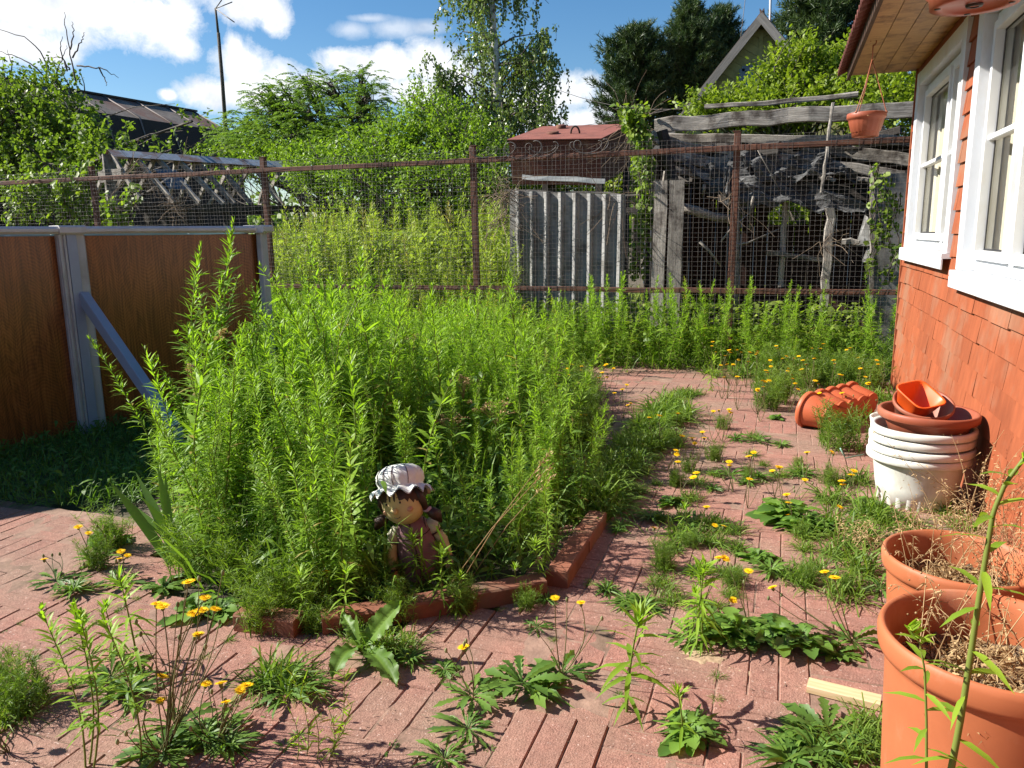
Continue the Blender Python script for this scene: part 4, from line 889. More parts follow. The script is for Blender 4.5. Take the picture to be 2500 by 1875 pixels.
for k in range(10):
    g = G(); t = LB_*k/9; pts = [A0+dB*t+xB*a*1.01+[0,0,z+.02] for a, z in prs[:3]]; g.tube(pts, .022, 5); obj('roof_batten', g, MT['seam'], bn)
g = G(); g.beam(A0-dB*.12+[0,0,.02], E0+dB*.12+[0,0,.02], .16, .05); obj('ridge_cap', g, MT['blackwood'], bn)

# aerial poles
po = thing('aerial_pole', 'tall thin aerial pole with bare wire arms beside the barn', 'aerial', (-12, 15, 0)); Yp = 15.
g = G(); b = aY(556,372,Yp); b[2] = 0; mids = [aY(552,330,Yp), aY(543,200,Yp), aY(533,80,Yp)]; g.tube([b, mids[0], mids[1], mids[2]], [.05,.045,.04,.035], 8); g.tube([mids[2]+[0,0,-.1], aY(526,20,Yp)], [.028,.022], 8); obj('mast', g, MT['bark'], po)
tp = aY(526,21,Yp); g = G()
for q in ((572,54),(567,5),(541,0)): g.tube([tp, aY(*q, Yp+rng.normal(0,.3))], .012, 5)
obj('aerial_arm', g, MT['wire'], po)
g = G(); a = aY(1879,110,21.5); g.tube([[a[0],a[1],3.], a, aY(1882,-60,21.5)], .03, 8); obj('aerial_mast', g, MT['zinc'], None, 'straight pale aerial mast rising behind the yellow gable', 'aerial')

# yellow gable house
MT['yboard'] = surf('yellow_green_boards', (.26,.25,.09), (.40,.38,.16), 4, (1,1,1), .8, .2, .006, tintamt=.25); MT['bluepaint'] = plain('blue_grey_paint', (.14,.18,.22), .7, .3, .1, 6); MT['gtrim'] = surf('grey_barge_board', (.20,.18,.16), (.36,.33,.30), 5, (.6,8,8), .85, .3, .006)
YG = 20.; ap = aY(1860,52,YG); gbl = thing('gable_house', 'yellow boarded gable house with blue window behind the lime green bush', 'house', (ap[0], YG, 0))
sl_ = 1.22; HW = 2.9; zE = ap[2]-HW*sl_; g = G()
def chev(x0, x1):   # slanted boards either side of the middle
    for s_ in (1,-1):
        for k in range(26):
            z = ap[2]-.30-k*.20; x_e = (ap[2]-z)/sl_-.05
            if z < zE-.4: break
            pa = np.array([ap[0], YG+.01*(k%2), z]); xe = min(x_e*1.0, HW); t_ = min(xe, (ap[2]-z)/(sl_+.62)*1.0); pb = np.array([ap[0]+s_*t_, YG+.01*(k%2), z+t_*.62])
            g.beam(pa, pb, .03, .165, tint=rng.random())
chev(0, 1); g.beam((ap[0], YG-.02, ap[2]-.2), (ap[0], YG-.02, zE), .09, .03, up=(0,1,0)); v = [(ap[0],YG+.05,ap[2]-.05),(ap[0]-HW,YG+.05,zE),(ap[0]+HW,YG+.05,zE)]; g.add(v, None, [(0,1,2)]); obj('gable_boards', g, MT['yboard'], gbl)
g = G(); g.box((ap[0],YG+4,zE/2),(HW*2-.5,7.9,zE)); obj('wall', g, MT['bluepaint'], gbl)
for s_ in (1,-1):
    g = G(); yo = YG-.28-(.006 if s_ > 0 else 0); a = np.array([ap[0]-s_*.05,yo,ap[2]+.06]); b = np.array([ap[0]+s_*(HW+.5),yo,zE-.5*sl_+.06]); g.beam(a, b, .05, .17, up=(0,-1,0) if False else (0,0,1)); obj('barge_board', g, MT['gtrim'], gbl)
    g = G(); o = [0,0,.16]; v = [a+o, b+o, b+o+[0,8.6,0], a+o+[0,8.6,0]]; v = v+[p-[0,0,.05] for p in v]; g.add(v, [(0,1,2,3) if s_ < 0 else (3,2,1,0), (4,5,6,7), (0,1,5,4)]); obj('roof', g, MT['barnroof'], gbl)
w0, w1 = aY(1812,168,YG-.1), aY(1905,250,YG-.1); g = G(); W_, H_ = w1[0]-w0[0], w0[2]-w1[2]; cx, cz = (w0[0]+w1[0])/2, (w0[2]+w1[2])/2
for (a, b, c_, d) in ((cx-W_/2,cz,.12,H_),(cx+W_/2,cz,.12,H_),(cx,cz+H_/2,W_,.12),(cx,cz-H_/2,W_,.12),(cx,cz,.08,H_)): g.box((a,YG-.06,b),(c_,.10,d))
wn = obj('window', g, MT['bluepaint'], gbl); g = G(); g.box((cx,YG-.02,cz),(W_-.1,.03,H_-.1)); obj('pane', g, plain('dim_window_glass', (.09,.13,.19), .15, .6), wn)
# overhead wires
for k, (a, b) in enumerate((((1300,318),(1720,246)),((1300,345),(1560,290)),((1530,262),(1800,246)))):
    g = G(); p, q = aY(*a, 22.), aY(*b, 21.); d = q-p; s = np.linspace(-.8,1.2,14)[:,None]; g.tube(p+d*s-np.array([0,0,.12])*(1-(2*s-1)**2), .008, 4); obj('overhead_wire', g, MT['wire'], None, ['upper thin overhead wire crossing the sky left of the pines', 'lower thin overhead wire just above the tank', 'thin overhead wire running to the gable house'][k], 'wire', 'overhead wires')
g = G(); p, q = aY(1812,60,23.), aY(1824,-40,23.); g.tube([p-(q-p)*1., p, q], .008, 4); obj('overhead_wire', g, MT['wire'], None, 'faint slanting wire left of the gable peak', 'wire', 'overhead wires')
# ------------------------------------------------------------------ trees and shrubs
def limb(g, p0, p1, r0, r1, bend=.12, n=7, k=6, tint=.5):
    p0, p1 = np.asarray(p0, float), np.asarray(p1, float); L = np.linalg.norm(p1-p0); t = np.linspace(0,1,k)[:,None]
    off = rng.normal(0, bend*L, 3)*np.array([1,1,.4]); P_ = p0+(p1-p0)*t+off*np.sin(pi*t); g.tube(P_, np.linspace(r0, r1, k), n, tint=tint, cap=False); return P_
def Bb(px, py, Y, rx, ry, rd=None):
    c = aY(px, py, Y); s = dep(c)/F; return c, np.array([rx*s, (rd if rd else (rx+ry)*.5*s), ry*s])
def twigs(blobs, per):
    P_, D_ = [], []; w = np.array([np.prod(r)**.67 for c, r in blobs]); w = w/w.sum(); ns = np.maximum(3, (per*w).astype(int)); idx = []
    for b, ((c, r), n) in enumerate(zip(blobs, ns)):
        d = rdir(n); q = rng.random(n)**.42; P_.append(c+d*q[:,None]*r); D_.append(nrm(d*.8+np.array([0,0,.45])+rng.normal(0,.35,(n,3)))); idx += [b]*n
    return np.concatenate(P_), np.concatenate(D_), np.array(idx)
def leafy(name, label, cat, blobs, ntw, nl, ll, lw, mat, base, tr, twl=.35, prof='oval', group=None, rib=0., clump=.0, up=.35, bark='bark', dr=.15, limbs=True):
    base = np.asarray(base, float); t = thing(name, label, cat, base, group); P_, D_, idx = twigs(blobs, ntw); n = len(P_)
    g = G(); 
    for b, (c, r) in enumerate(blobs):
        mid = base*np.array([.5,.5,.35])+c*np.array([.5,.5,.65]) if False else base+(c-base)*np.array([.45,.45,.6])
        A_ = limb(g, base, mid, tr, tr*.6, .08); B_ = limb(g, mid, c+r*np.array([0,0,.4]), tr*.6, tr*.2, .12)
        sel = np.where(idx == b)[0]; sel = rng.permutation(sel)[:max(4, len(sel)//5)]
        for i in sel: limb(g, B_[rng.integers(1, 6)], P_[i]+D_[i]*twl, tr*.22, .004, .10, 4, 5)
    obj('trunk', g, MT[bark], t)
    g = G(); s = rng.random((n, nl)); LP = (P_[:,None,:]+D_[:,None,:]*twl*s[...,None]+rng.normal(0, twl*.10, (n,nl,3))).reshape(-1,3)
    LD = nrm(D_[:,None,:]*.5+rng.normal(0,.8,(n,nl,3))).reshape(-1,3); LN = nrm(rng.normal(0,.7,(n*nl,3))+np.array([0,0,1.])); sz = rng.uniform(.6,1.2,n*nl)
    tn = np.repeat(rng.uniform(.1,.9,n), nl)*.6+rng.random(n*nl)*.4
    g.leaves(LP, LD, LN, ll*sz, lw*sz, dr, prof, rib, tn); obj('crown', g, MT[mat], t); return t

# apple tree at the left edge with bare shoots
ab = [Bb(70,330,11.2,130,120),Bb(170,320,11.0,85,60),Bb(40,230,11.2,90,50),Bb(250,345,10.6,60,40),Bb(120,430,10.4,160,70),Bb(-60,330,11,120,140),Bb(250,400,9.9,60,30),Bb(140,215,11.2,60,40),Bb(420,372,10.8,60,14),Bb(470,300,11.5,35,9),Bb(530,382,11.5,40,10)]
at = leafy('apple_tree', 'tangled apple tree at the left picture edge with bare shoots on top', 'tree', ab, 1050, 16, .085, .05, 'leaf_apple', gz(60,720)*np.array([1,1,0])+np.array([-1.5,1.2,0]), .10, .32)
g = G()
for pts in (((115,185),(108,135),(70,95),(0,70),(-60,66)), ((112,190),(70,150),(20,130),(-30,120)), ((185,200),(172,130),(158,60),(160,30)), ((176,140),(200,100),(206,78)), ((172,120),(180,80),(176,52)), ((170,170),(150,140),(120,140)), ((190,160),(250,168),(290,190)), ((240,165),(255,190),(262,210)), ((130,200),(150,150),(164,110)), ((20,210),(30,160),(16,120)), ((165,175),(146,120),(152,90))):
    P_ = np.array([aY(*q, 11.1+rng.normal(0,.04)) for q in pts]); u = np.linspace(0, len(P_)-1, 14); P_ = np.stack([np.interp(u, np.arange(len(P_)), P_[:,i]) for i in range(3)], 1); P_[1:-1] = .25*P_[:-2]+.5*P_[1:-1]+.25*P_[2:]; P_ = P_+rng.normal(0,.008,P_.shape); g.tube(P_, np.linspace(.015,.004,14), 5)
obj('bare_shoot', g, MT['twig'], at)
# feathery acacia-like tree
def frond_tree(name, label, blobs, nf, base, tr, L_=.40, leaf=.075):
    t = thing(name, label, 'tree', base); g = G(); P_, D_, idx = twigs(blobs, nf)
    for b, (c, r) in enumerate(blobs):
        mid = np.asarray(base)+(c-base)*np.array([.5,.5,.62]); limb(g, base, mid, tr, tr*.6, .07); B_ = limb(g, mid, c+r*np.array([0,0,.3]), tr*.6, tr*.15, .1)
        for i in rng.permutation(np.where(idx == b)[0])[:30]: limb(g, B_[rng.integers(1,6)], P_[i], tr*.2, .006, .08, 4, 5)
    obj('trunk', g, MT['bark'], t); g = G(); n = len(P_); out_ = D_.copy(); out_[:,2] = np.abs(out_[:,2])*.4+.12; out_ = nrm(out_); L = L_*rng.uniform(.7,1.3,n)
    tn = rng.uniform(.1,.9,n)
    for s in np.linspace(.12,1,13):
        c = P_+out_*(L*s)[:,None]-np.array([0,0,1.])*(L*.42*s*s)[:,None]; side = nrm(np.cross(out_, [0,0,1.])); tang = nrm(out_-np.array([0,0,1.])*(1.24*s))
        for sg in (1,-1):
            D2 = nrm(side*sg+tang*.45+np.array([0,0,-.18])+rng.normal(0,.12,(n,3))); g.leaves(c, D2, nrm(np.cross(D2, side)*0+np.array([0,0,1.])+rng.normal(0,.3,(n,3))), leaf*(1.15-.5*s)*rng.uniform(.8,1.2,n), .024, .2, 'quad', tint=tn*.7+.3*rng.random(n))
    obj('crown', g, MT['leaf_feather'], t); return t
fb = [Bb(700,240,15,45,38),Bb(800,215,15.3,55,35),Bb(885,195,15.5,32,28),Bb(900,240,15,50,35),Bb(600,305,15,48,40),Bb(660,285,14.6,50,45),Bb(760,290,14.6,90,50),Bb(870,300,14.5,75,40),Bb(700,350,14,140,55),Bb(590,360,14.5,50,40),Bb(850,360,14,120,45),Bb(640,230,15,25,18),Bb(560,330,15.5,30,30),Bb(740,190,15.4,22,14)]
frond_tree('feathery_tree', 'wide feathery-leaved tree with arching fronds left of the birch', fb, 2000, np.array([-7.9,14.6,0]), .13)
# birch
def birch():
    base = aY(1222,400,16.6); base[2] = 0; t = thing('birch_tree', 'tall weeping birch with pale trunk rising out of the frame', 'tree', base)
    g = G(); top = aY(1190,-260,16.6); pts = [base, aY(1220,360,16.6), aY(1213,200,16.6), aY(1200,0,16.6), top]; g.tube(pts, [.16,.125,.095,.06,.02], 10); tr = obj('trunk', g, MT['birch_bark'], t)
    env = [(-300,20,20),(-180,60,70),(-60,105,110),(0,110,125),(60,100,115),(110,95,130),(180,110,140),(250,150,140),(310,150,150),(370,110,80),(420,70,50)]
    ys = [e[0] for e in env]; g = G(); gl = G(); nst = 1050; s = 16.6/F
    S_P, S_L, tn = [], [], []
    brn = []
    for k in range(70):
        y0 = rng.uniform(-200, 380); a = rng.uniform(0, 2*pi); hw = np.interp(y0, ys, [e[1] if cos(a) < 0 else e[2] for e in env])*s*rng.uniform(.6,1.0)
        c = aY(np.interp(y0,[-260,0,200,400],[1190,1200,1213,1222]), y0+40, 16.6); e = c+np.array([cos(a)*hw, sin(a)*hw*.9, hw*.55*rng.uniform(.3,1.2)]); tip = e+np.array([cos(a)*.25, sin(a)*.25, -.25]); brn.append((c, e, tip)); q = c*.5+e*.5+np.array([0,0,.10*hw]); g.tube([c, q, e, tip], [.024,.016,.008,.004], 4, cap=False)
    for (pa, pm, pt) in (((1205,330),(1110,240),(1035,122)), ((1200,300),(1100,190),(1060,160)), ((1215,360),(1320,320),(1375,360)), ((1215,300),(1310,260),(1345,245)), ((1210,220),(1300,110),(1340,70)), ((1210,160),(1320,160),(1350,150)), ((1215,340),(1110,290),(1080,240))):
        c, e, tip = aY(*pa, 16.6), aY(*pm, 16.3), aY(*pt, 16.1); brn.append((c,e,tip)); brn.append((c*.4+e*.6,e,tip)); brn.append((e,e*.5+tip*.5,tip)); g.tube([c, e+[0,0,.1], tip], [.03,.016,.004], 5, cap=False)
    for k in range(nst):
        c, e, tip = brn[rng.integers(len(brn))]; u = rng.uniform(.35,1.0); p = (c*(1-u)+e*u) if rng.random() < .65 else (e*(1-u)+tip*u); p = p+rng.normal(0,.13,3)*np.array([1,1,.8])
        L = rng.uniform(.25,1.05); w = rng.normal(0,.10,2); st = np.linspace(0,1,6)[:,None]; d = nrm(np.append(rng.normal(0,1,2),0))*.16; P_ = p+np.concatenate([d[:2]*np.sqrt(st)+w*st, .10*np.sin(st*2.2)-L*st**1.3], 1); g.tube(P_, .0035, 3, cap=False)
        nn = int(L/.03)+5; f = rng.random(nn)*5; i = np.minimum(f.astype(int), 4); q = P_[i]*(1-(f-i))[:,None]+P_[i+1]*(f-i)[:,None]; S_P.append(q+rng.normal(0,.03,(nn,3))); tn.append(np.full(nn, rng.uniform(.1,.9)))
    q = np.concatenate(S_P); n = len(q); D_ = nrm(rng.normal(0,.55,(n,3))+np.array([0,0,-.8])); z = rng.uniform(.6,1.15,n)
    gl.leaves(q, D_, rdir(n), .075*z, .052*z, .0, 'oval', tint=np.concatenate(tn)*.6+.4*rng.random(n)); obj('branches', g, MT['twig'], t); obj('crown', gl, MT['leaf_birch'], t)
birch()
# pines
def pine(label, px, Y, ytop, prof, ybase=420, tops=1):
    base = aY(px, ybase, Y); base[2] = 0; t = thing('pine_tree', label, 'tree', base, 'pines behind the gardens'); g = G(); gn = G(); s = dep(aY(px,200,Y))/F
    tp = aY(px+4, ytop, Y); g.tube([base, base*.5+tp*.5+[.05,0,0], tp], [.17,.11,.02], 8); ys = [p[0] for p in prof]; TP, TD = [], []
    z = ytop+8.
    while z < prof[-1][0]:
        c0 = base+(tp-base)*((aY(px,z,Y)[2]-base[2])/(tp[2]-base[2])); nb = rng.integers(4,7); a0 = rng.uniform(0,6.28)
        for k in range(nb):
            a = a0+k*2*pi/nb+rng.normal(0,.25); hl = np.interp(z, ys, [p[1] if cos(a) < 0 else p[2] for p in prof])*s*rng.uniform(.65,1.08); rise = np.interp(z, [ytop, prof[-1][0]], [.75,.0])*hl+rng.normal(0,.08)
            e = c0+np.array([cos(a)*hl, sin(a)*hl, rise]); q = c0*.5+e*.5+np.array([0,0,-.10*hl]); g.tube([c0,q,e], [.035,.022,.008], 5, cap=False)
            m = int(8+hl*26)
            for u in rng.uniform(.25,1.03,m):
                p = (c0*(1-u)+q*u)*(1-u)+(q*(1-u)+e*u)*u; o = rng.normal(0,1,3)*np.array([1,1,.45]); o = nrm(o)*rng.uniform(.02,.30)*(.5+.7*u); TP.append(p+o); TD.append(nrm(np.array([cos(a)*.6, sin(a)*.6, .75])+o*1.4))
        z += rng.uniform(9,15)*np.interp(z,[ytop,prof[-1][0]],[.7,1.25])
    TP, TD = np.array(TP), np.array(TD); n = len(TP); m = 17; P_ = np.repeat(TP, m, 0); D_ = nrm(np.repeat(TD, m, 0)*.75+rng.normal(0,.55,(n*m,3))); P_ = P_+np.repeat(TD, m, 0)*rng.uniform(-.09,.12,(n*m,1))
    gn.leaves(P_, D_, rdir(n*m), rng.uniform(.13,.22,n*m), .026, .0, 'tri', tint=np.repeat(rng.uniform(.05,.95,n), m)); obj('trunk', g, MT['bark'], t); obj('crown', gn, MT['needle'], t)
pine('dark pine with several crown tips left of the yellow gable', 1555, 27, 75, [(75,10,10),(120,55,45),(170,95,65),(230,112,80),(300,115,85),(340,95,80),(390,60,50)])
pine('taller dark pine touching the yellow gable on its left', 1680, 28, 8, [(8,6,6),(50,30,32),(100,55,60),(150,75,90),(220,95,100),(300,100,100),(380,80,80)])
pine('small dark pine top between the two left pines', 1755, 29, 25, [(25,6,6),(70,25,30),(130,45,55),(200,60,60),(300,70,70)])
pine('large loose pine behind the red house eave', 2020, 24, -190, [(-190,10,10),(-100,60,60),(0,105,80),(60,120,110),(120,115,120),(180,120,120),(240,120,120),(300,90,90)])
# shrubs
leafy('green_shrub', 'bushy green shrub between the feathery tree and the birch', 'shrub', [Bb(1000,380,12,110,80),Bb(1080,340,12.3,80,75),Bb(930,400,11.5,90,70),Bb(1150,400,11.8,80,90),Bb(1020,270,12.6,26,50),Bb(1065,300,12.6,40,40),Bb(880,450,11,80,60),Bb(1050,470,11,130,70),Bb(800,420,11.4,80,40),Bb(1180,480,11,60,60),Bb(760,440,11.4,70,35)], 1900, 19, .066, .03, 'leaf_shrub', (-4.6,11.8,0), .07, .34)
leafy('green_shrub', 'dark low shrub under the feathery tree above the greenhouse end', 'shrub', [Bb(640,400,13,90,30),Bb(740,400,12.6,80,40),Bb(560,410,14,60,30)], 420, 18, .065, .03, 'leaf_shrub', (-8.6,12.8,0), .05, .3)
leafy('lime_bush', 'sunlit lime green bush in front of the yellow gable', 'shrub', [Bb(1790,268,13.2,80,20),Bb(1915,240,13.5,50,30),Bb(1985,195,13.6,45,45),Bb(2055,175,13.8,35,50),Bb(1950,255,13.2,110,35),Bb(2080,250,13,70,45),Bb(1720,275,12.8,45,22),Bb(1850,285,12.8,100,25),Bb(1960,135,13.4,25,25),Bb(1895,165,13.4,20,22),Bb(1850,215,13.3,22,16)], 1350, 15, .085, .04, 'leaf_lime', (.4,13.3,0), .07, .32)
leafy('lime_bush', 'lime green bush between the hanging pot and the house corner', 'shrub', [Bb(2190,215,13.6,70,60),Bb(2180,290,12.6,80,50),Bb(2260,240,13,70,90),Bb(2110,305,12.4,60,30)], 420, 15, .085, .042, 'leaf_lime', (2.6,12.8,0), .06, .32)
leafy('low_shrub', 'low green shrub seen under the rusty tank', 'shrub', [Bb(1350,450,12.2,90,35),Bb(1460,440,12.4,70,40),Bb(1530,440,12.2,40,40),Bb(1290,460,13,70,40)], 420, 15, .075, .04, 'leaf_lime', (-2.7,12.2,0), .04, .28)
leafy('low_shrub', 'green shrub glimpsed through the hole in the ruined shed wall', 'shrub', [Bb(1930,520,11.8,70,60),Bb(1830,500,12,80,50),Bb(2050,480,12,80,60)], 260, 15, .085, .045, 'leaf_lime', (.5,11.8,0), .04, .28)
# creepers
def creeper(label, strips, Y, n, base, ll=.075, dens=1., sprays=6):
    t = thing('creeper', label, 'climbing plant', base, 'creepers on the far side of the mesh fence'); g = G(); gl = G(); P_ = []
    for (xa, ya, xb, yb, w) in strips:
        for k in range(sprays):
            o = rng.normal(0,w*.4,2); A_ = aY(xa+o[0],ya,Y+rng.normal(0,.08)); B_ = aY(xb+o[1],yb,Y+rng.normal(0,.08)); s = np.linspace(0,1,9)[:,None]; q = A_+(B_-A_)*s+np.concatenate([.04*np.sin(s*9+rng.random()*6), .03*np.cos(s*7+rng.random()*6), 0*s],1); g.tube(q, .005, 4, cap=False)
            u = rng.random(int(n/sprays/len(strips)))*8; i = np.minimum(u.astype(int),7); P_.append(q[i]*(1-(u-i))[:,None]+q[i+1]*(u-i)[:,None]+rng.normal(0,w*Y/F*.35,(len(u),3)))
    P_ = np.concatenate(P_); k = len(P_); z = rng.uniform(.5,1.2,k); D_ = nrm(rng.normal(0,.6,(k,3))+np.array([0,-.3,-.35])); N_ = nrm(rng.normal(0,.5,(k,3))+np.array([-.3,-.6,.6]))
    gl.leaves(P_, D_, N_, ll*z, ll*.75*z, .1, 'oval', .12, rng.random(k)); obj('vine_stem', g, MT['twig'], t); obj('foliage', gl, MT['leaf_vine'], t)
creeper('bright green creeper hanging on the fence above the left pool panel', [(90,420,100,545,36),(150,425,160,545,34),(210,400,205,545,26),(60,440,30,545,40)], 8.12, 1500, aY(120,545,8.12)*np.array([1,1,0]))
creeper('tall creeper climbing between the corrugated sheet and the grey boards', [(1555,255,1575,420,26),(1580,330,1580,560,16),(1575,420,1560,680,20),(1530,270,1560,330,22)], 8.7, 1250, aY(1575,600,8.7)*np.array([1,1,0]), .07)
creeper('thin creeper on the fence by the house corner', [(2140,400,2130,680,10),(2190,470,2170,690,22),(2165,430,2150,600,8)], 8.15, 260, aY(2150,640,8.15)*np.array([1,1,0]), .07, sprays=3)
creeper('large-leaved creeper inside the greenhouse frame', [(270,480,280,545,30),(330,450,300,545,26),(220,500,260,545,22)], 8.7, 320, aY(280,545,8.7)*np.array([1,1,0]), .10)
def tangle(label, spots, base, mat='dry'):
    g = G()
    for (px, py, Y, w, n) in spots:
        c = aY(px,py,Y); s = w*Y/F
        for k in range(n):
            p = c+rng.normal(0,s,3)*[.8,.6,.8]; q = [p]; d = rdir(1)[0]*.045
            for _ in range(5): d = d+rng.normal(0,.035,3); d[2] -= .008; q.append(q[-1]+d*.8)
            g.tube(q, .003, 3, tint=rng.random(), cap=False)
    obj('dead_vines', g, MT[mat], None, label, 'dead vines')
MT['dead'] = leafmat('dead_tendril', (.10,.07,.05), (.28,.21,.15), .1, .9, (1,1,1), spec=.1)
tangle('tangle of dead brown vines draped over the greenhouse end', [(330,415,9.0,20,50),(430,500,9.0,24,70),(300,500,9.2,24,40)], 0, 'dead')
tangle('dry vine tangle at the left end of the corrugated sheet', [(1235,470,8.6,12,60),(1228,530,8.6,9,40)], 0, 'dead')
tangle('brown dead vine clump beside the tank top', [(1545,310,9.6,13,90)], 0, 'dead')
tangle('dry vine bits caught around the shed post and boards', [(1780,480,8.6,12,14),(1510,490,8.65,10,24),(2020,590,8.7,10,14)], 0, 'dead')
# far belt of trees closing the view between the gardens
g = G()
for k in range(150):
    x = rng.uniform(-75, 28); y = rng.uniform(44, 62); h = rng.uniform(2.5,5.2); n = 200; d = rdir(n); r_ = rng.random(n)[:,None]**.4; P_ = np.array([x,y,h*.5])+d*r_*np.array([2.6,2.,h*.5]); g.leaves(P_, rdir(n), rdir(n), .55, .42, .1, 'quad', tint=rng.uniform(.1,.8))
obj('far_trees', g, MT['leaf_apple'], kind='stuff')
# ------------------------------------------------------------------ weeds
def stalk_geo(nl=150, ll=.085, lw=.0125, tipd=.5, lean=.06, bud=False, branch=0):
    """one upright leafy weed, 1 m tall: (stem, leaves)"""
    gs, gl = G(), G(); k = 9; s = np.linspace(0,1,k); a = rng.uniform(0,6.28); b = lean*rng.uniform(.3,1.3)
    P_ = np.stack([b*cos(a)*s**2+.008*np.sin(s*7+a), b*sin(a)*s**2+.008*np.cos(s*6+a), s*.97], 1); gs.tube(P_, np.linspace(.0062,.0018,k), 5, tint=.5, cap=False)
    def clothe(P_, nl, ll, t0=.05):
        t = np.sort(t0+(1-t0)*rng.random(nl)**.8); f = t*(len(P_)-1); i = np.minimum(f.astype(int), len(P_)-2); q = P_[i]*(1-(f-i))[:,None]+P_[i+1]*(f-i)[:,None]
        az = np.arange(nl)*2.399+rng.normal(0,.3,nl); el = np.interp(t, [0,.35,.8,1.], [-.05,.45,.75,1.15])+rng.normal(0,.26,nl)
        el = el*(.8+.2*rng.random(nl)); D_ = np.stack([np.cos(az)*np.cos(el), np.sin(az)*np.cos(el), np.sin(el)], 1); L_ = ll*np.interp(t, [0,.25,.7,.9,1.], [.75,1.05,.95,.6,.3])*rng.uniform(.7,1.2,nl); w = lw*np.interp(t, [0,.5,1], [1.15,1.,.6])*rng.uniform(.8,1.2,nl)
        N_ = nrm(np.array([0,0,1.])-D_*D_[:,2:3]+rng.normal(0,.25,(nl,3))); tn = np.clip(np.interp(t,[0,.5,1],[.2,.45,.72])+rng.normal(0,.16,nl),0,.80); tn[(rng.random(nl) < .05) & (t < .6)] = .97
        gl.leaves(q, D_, N_, L_, w, np.interp(t,[0,.4,1],[.55,.35,.08]), 'lance3', 0., tn)
    clothe(P_, nl, ll)
    for j in range(branch):
        i = rng.integers(3,8); az = rng.uniform(0,6.28); L_ = rng.uniform(.12,.3); u = np.linspace(0,1,5)[:,None]; Q_ = P_[i]+np.concatenate([np.array([[cos(az)*.35,sin(az)*.35]])*u*L_, u*L_*.95], 1); gs.tube(Q_, np.linspace(.003,.001,5), 4, cap=False); clothe(Q_, 26, ll*.6, .15)
    return gs, gl
STK = [stalk_geo(200, .105, .0105, lean=.1), stalk_geo(190, .095, .0095, lean=.2), stalk_geo(200, .115, .0115, lean=.12), stalk_geo(180, .10, .0095, lean=.14, branch=3), stalk_geo(220, .09, .0095, lean=.16, branch=4), stalk_geo(170, .125, .0125, lean=.18)]
STK += [stalk_geo(80, .13, .024, lean=.2), stalk_geo(280, .065, .0065, lean=.15, branch=5)]
PST = [(a.pack(), b.pack()) for a, b in STK]
protos = []
for a, b in STK:
    r = bpy.data.objects.new('weed_stalk', a.mesh('weed_stalk', MT['stem_weed'])); f = bpy.data.objects.new('foliage', b.mesh('foliage', MT['leaf_weed'])); f.parent = r; protos.append((r, f))
used = {}
def stalk(i, loc, h, rz, lean, label, group, cat='weed'):
    r, f = protos[i]
    if i not in used:
        used[i] = 1; COL.objects.link(r); COL.objects.link(f); o = r
        o.location = [float(c) for c in loc]; o.rotation_euler = (lean[0], lean[1], rz); o.scale = (h,h,h)
    else: o = dup(r, loc, rz, h, tilt=lean)
    return put_props(o, label, cat, group)
def hmap(x, y):     # height of the stand over the bed
    h = .84+.10*sin(x*2.3+1)+.07*sin(y*3.1)
    h *= np.interp(x, [-2.9,-2.4,-1.6,-1.1,-.85], [1.05,1.08,1.0,1.0,.92])*np.interp(y, [2.0,2.5,3.2,5.5], [.72,.9,1.0,.88]); return h*(.93+.20*math.exp(-((x+2.25)**2/.5+(y-3.3)**2/1.3)))
pts = []
tries = 0
BEDW = [(-1.2,4.35),(-.80,3.35),(-.80,2.62),(-1.16,2.30),(-1.48,2.10),(-2.0,2.10),(-2.55,2.58),(-2.85,3.3),(-3.15,5.0),(-3.6,6.3),(-1.8,6.3),(-1.5,5.2)]
SX, SY = SB[0], SB[1]
while len(pts) < 640 and tries < 20000:
    tries += 1; x, y = rng.uniform(-3.6,-.78), rng.uniform(2.05,6.3)
    if not inpoly(x, y, BEDW): continue
    dx, dy = x-SX, y-SY; al = (dx*SX+dy*SY)/math.hypot(SX,SY); pe = abs(dx*SY-dy*SX)/math.hypot(SX,SY)
    if pe < .13 and al < .10: continue            # the statue stands clear in front
    sg = dx*SY-dy*SX
    if al < .02 and pe < (.30 if sg > 0 else .21) and al > -.6: continue
    if x > -1.35 and y < 2.75 and rng.random() < .45: continue    # thin corner right of the statue
    if (x+1.45)**2/.20+(y-3.05)**2/.10 < 1 and rng.random() < .8: continue     # shaded hollow behind the statue
    if y > 4.3 and rng.random() < .35: continue
    if any((x-a)**2+(y-b)**2 < .0016 for a, b in pts[-60:]): continue
    pts.append((x, y))
pts.sort(key=lambda p: p[0]**2+p[1]**2)
LBW = 'leafy upright weed stalk in the thick stand filling the brick-edged bed'
gs, gl = G(), G()
for k, (x, y) in enumerate(pts):
    h = hmap(x, y)*rng.uniform(.62,1.16)*(.9+.16*sin(x*4.7+y*3.3)); i = rng.integers(6) if rng.random() < .8 else 6+rng.integers(2); ln = rng.normal(0,.13,2); 
    if x > -1.2: ln = ln+np.array([0, .06])
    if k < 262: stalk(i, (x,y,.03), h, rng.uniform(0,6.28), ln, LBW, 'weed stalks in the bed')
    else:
        a, b = PST[i]; rz = rng.uniform(0,6.28); gs.put(a, (x,y,.03), rz, h, (ln[1], -ln[0])); gl.put(b, (x,y,.03), rz, h, (ln[1], -ln[0]), rng.normal(0,.1))
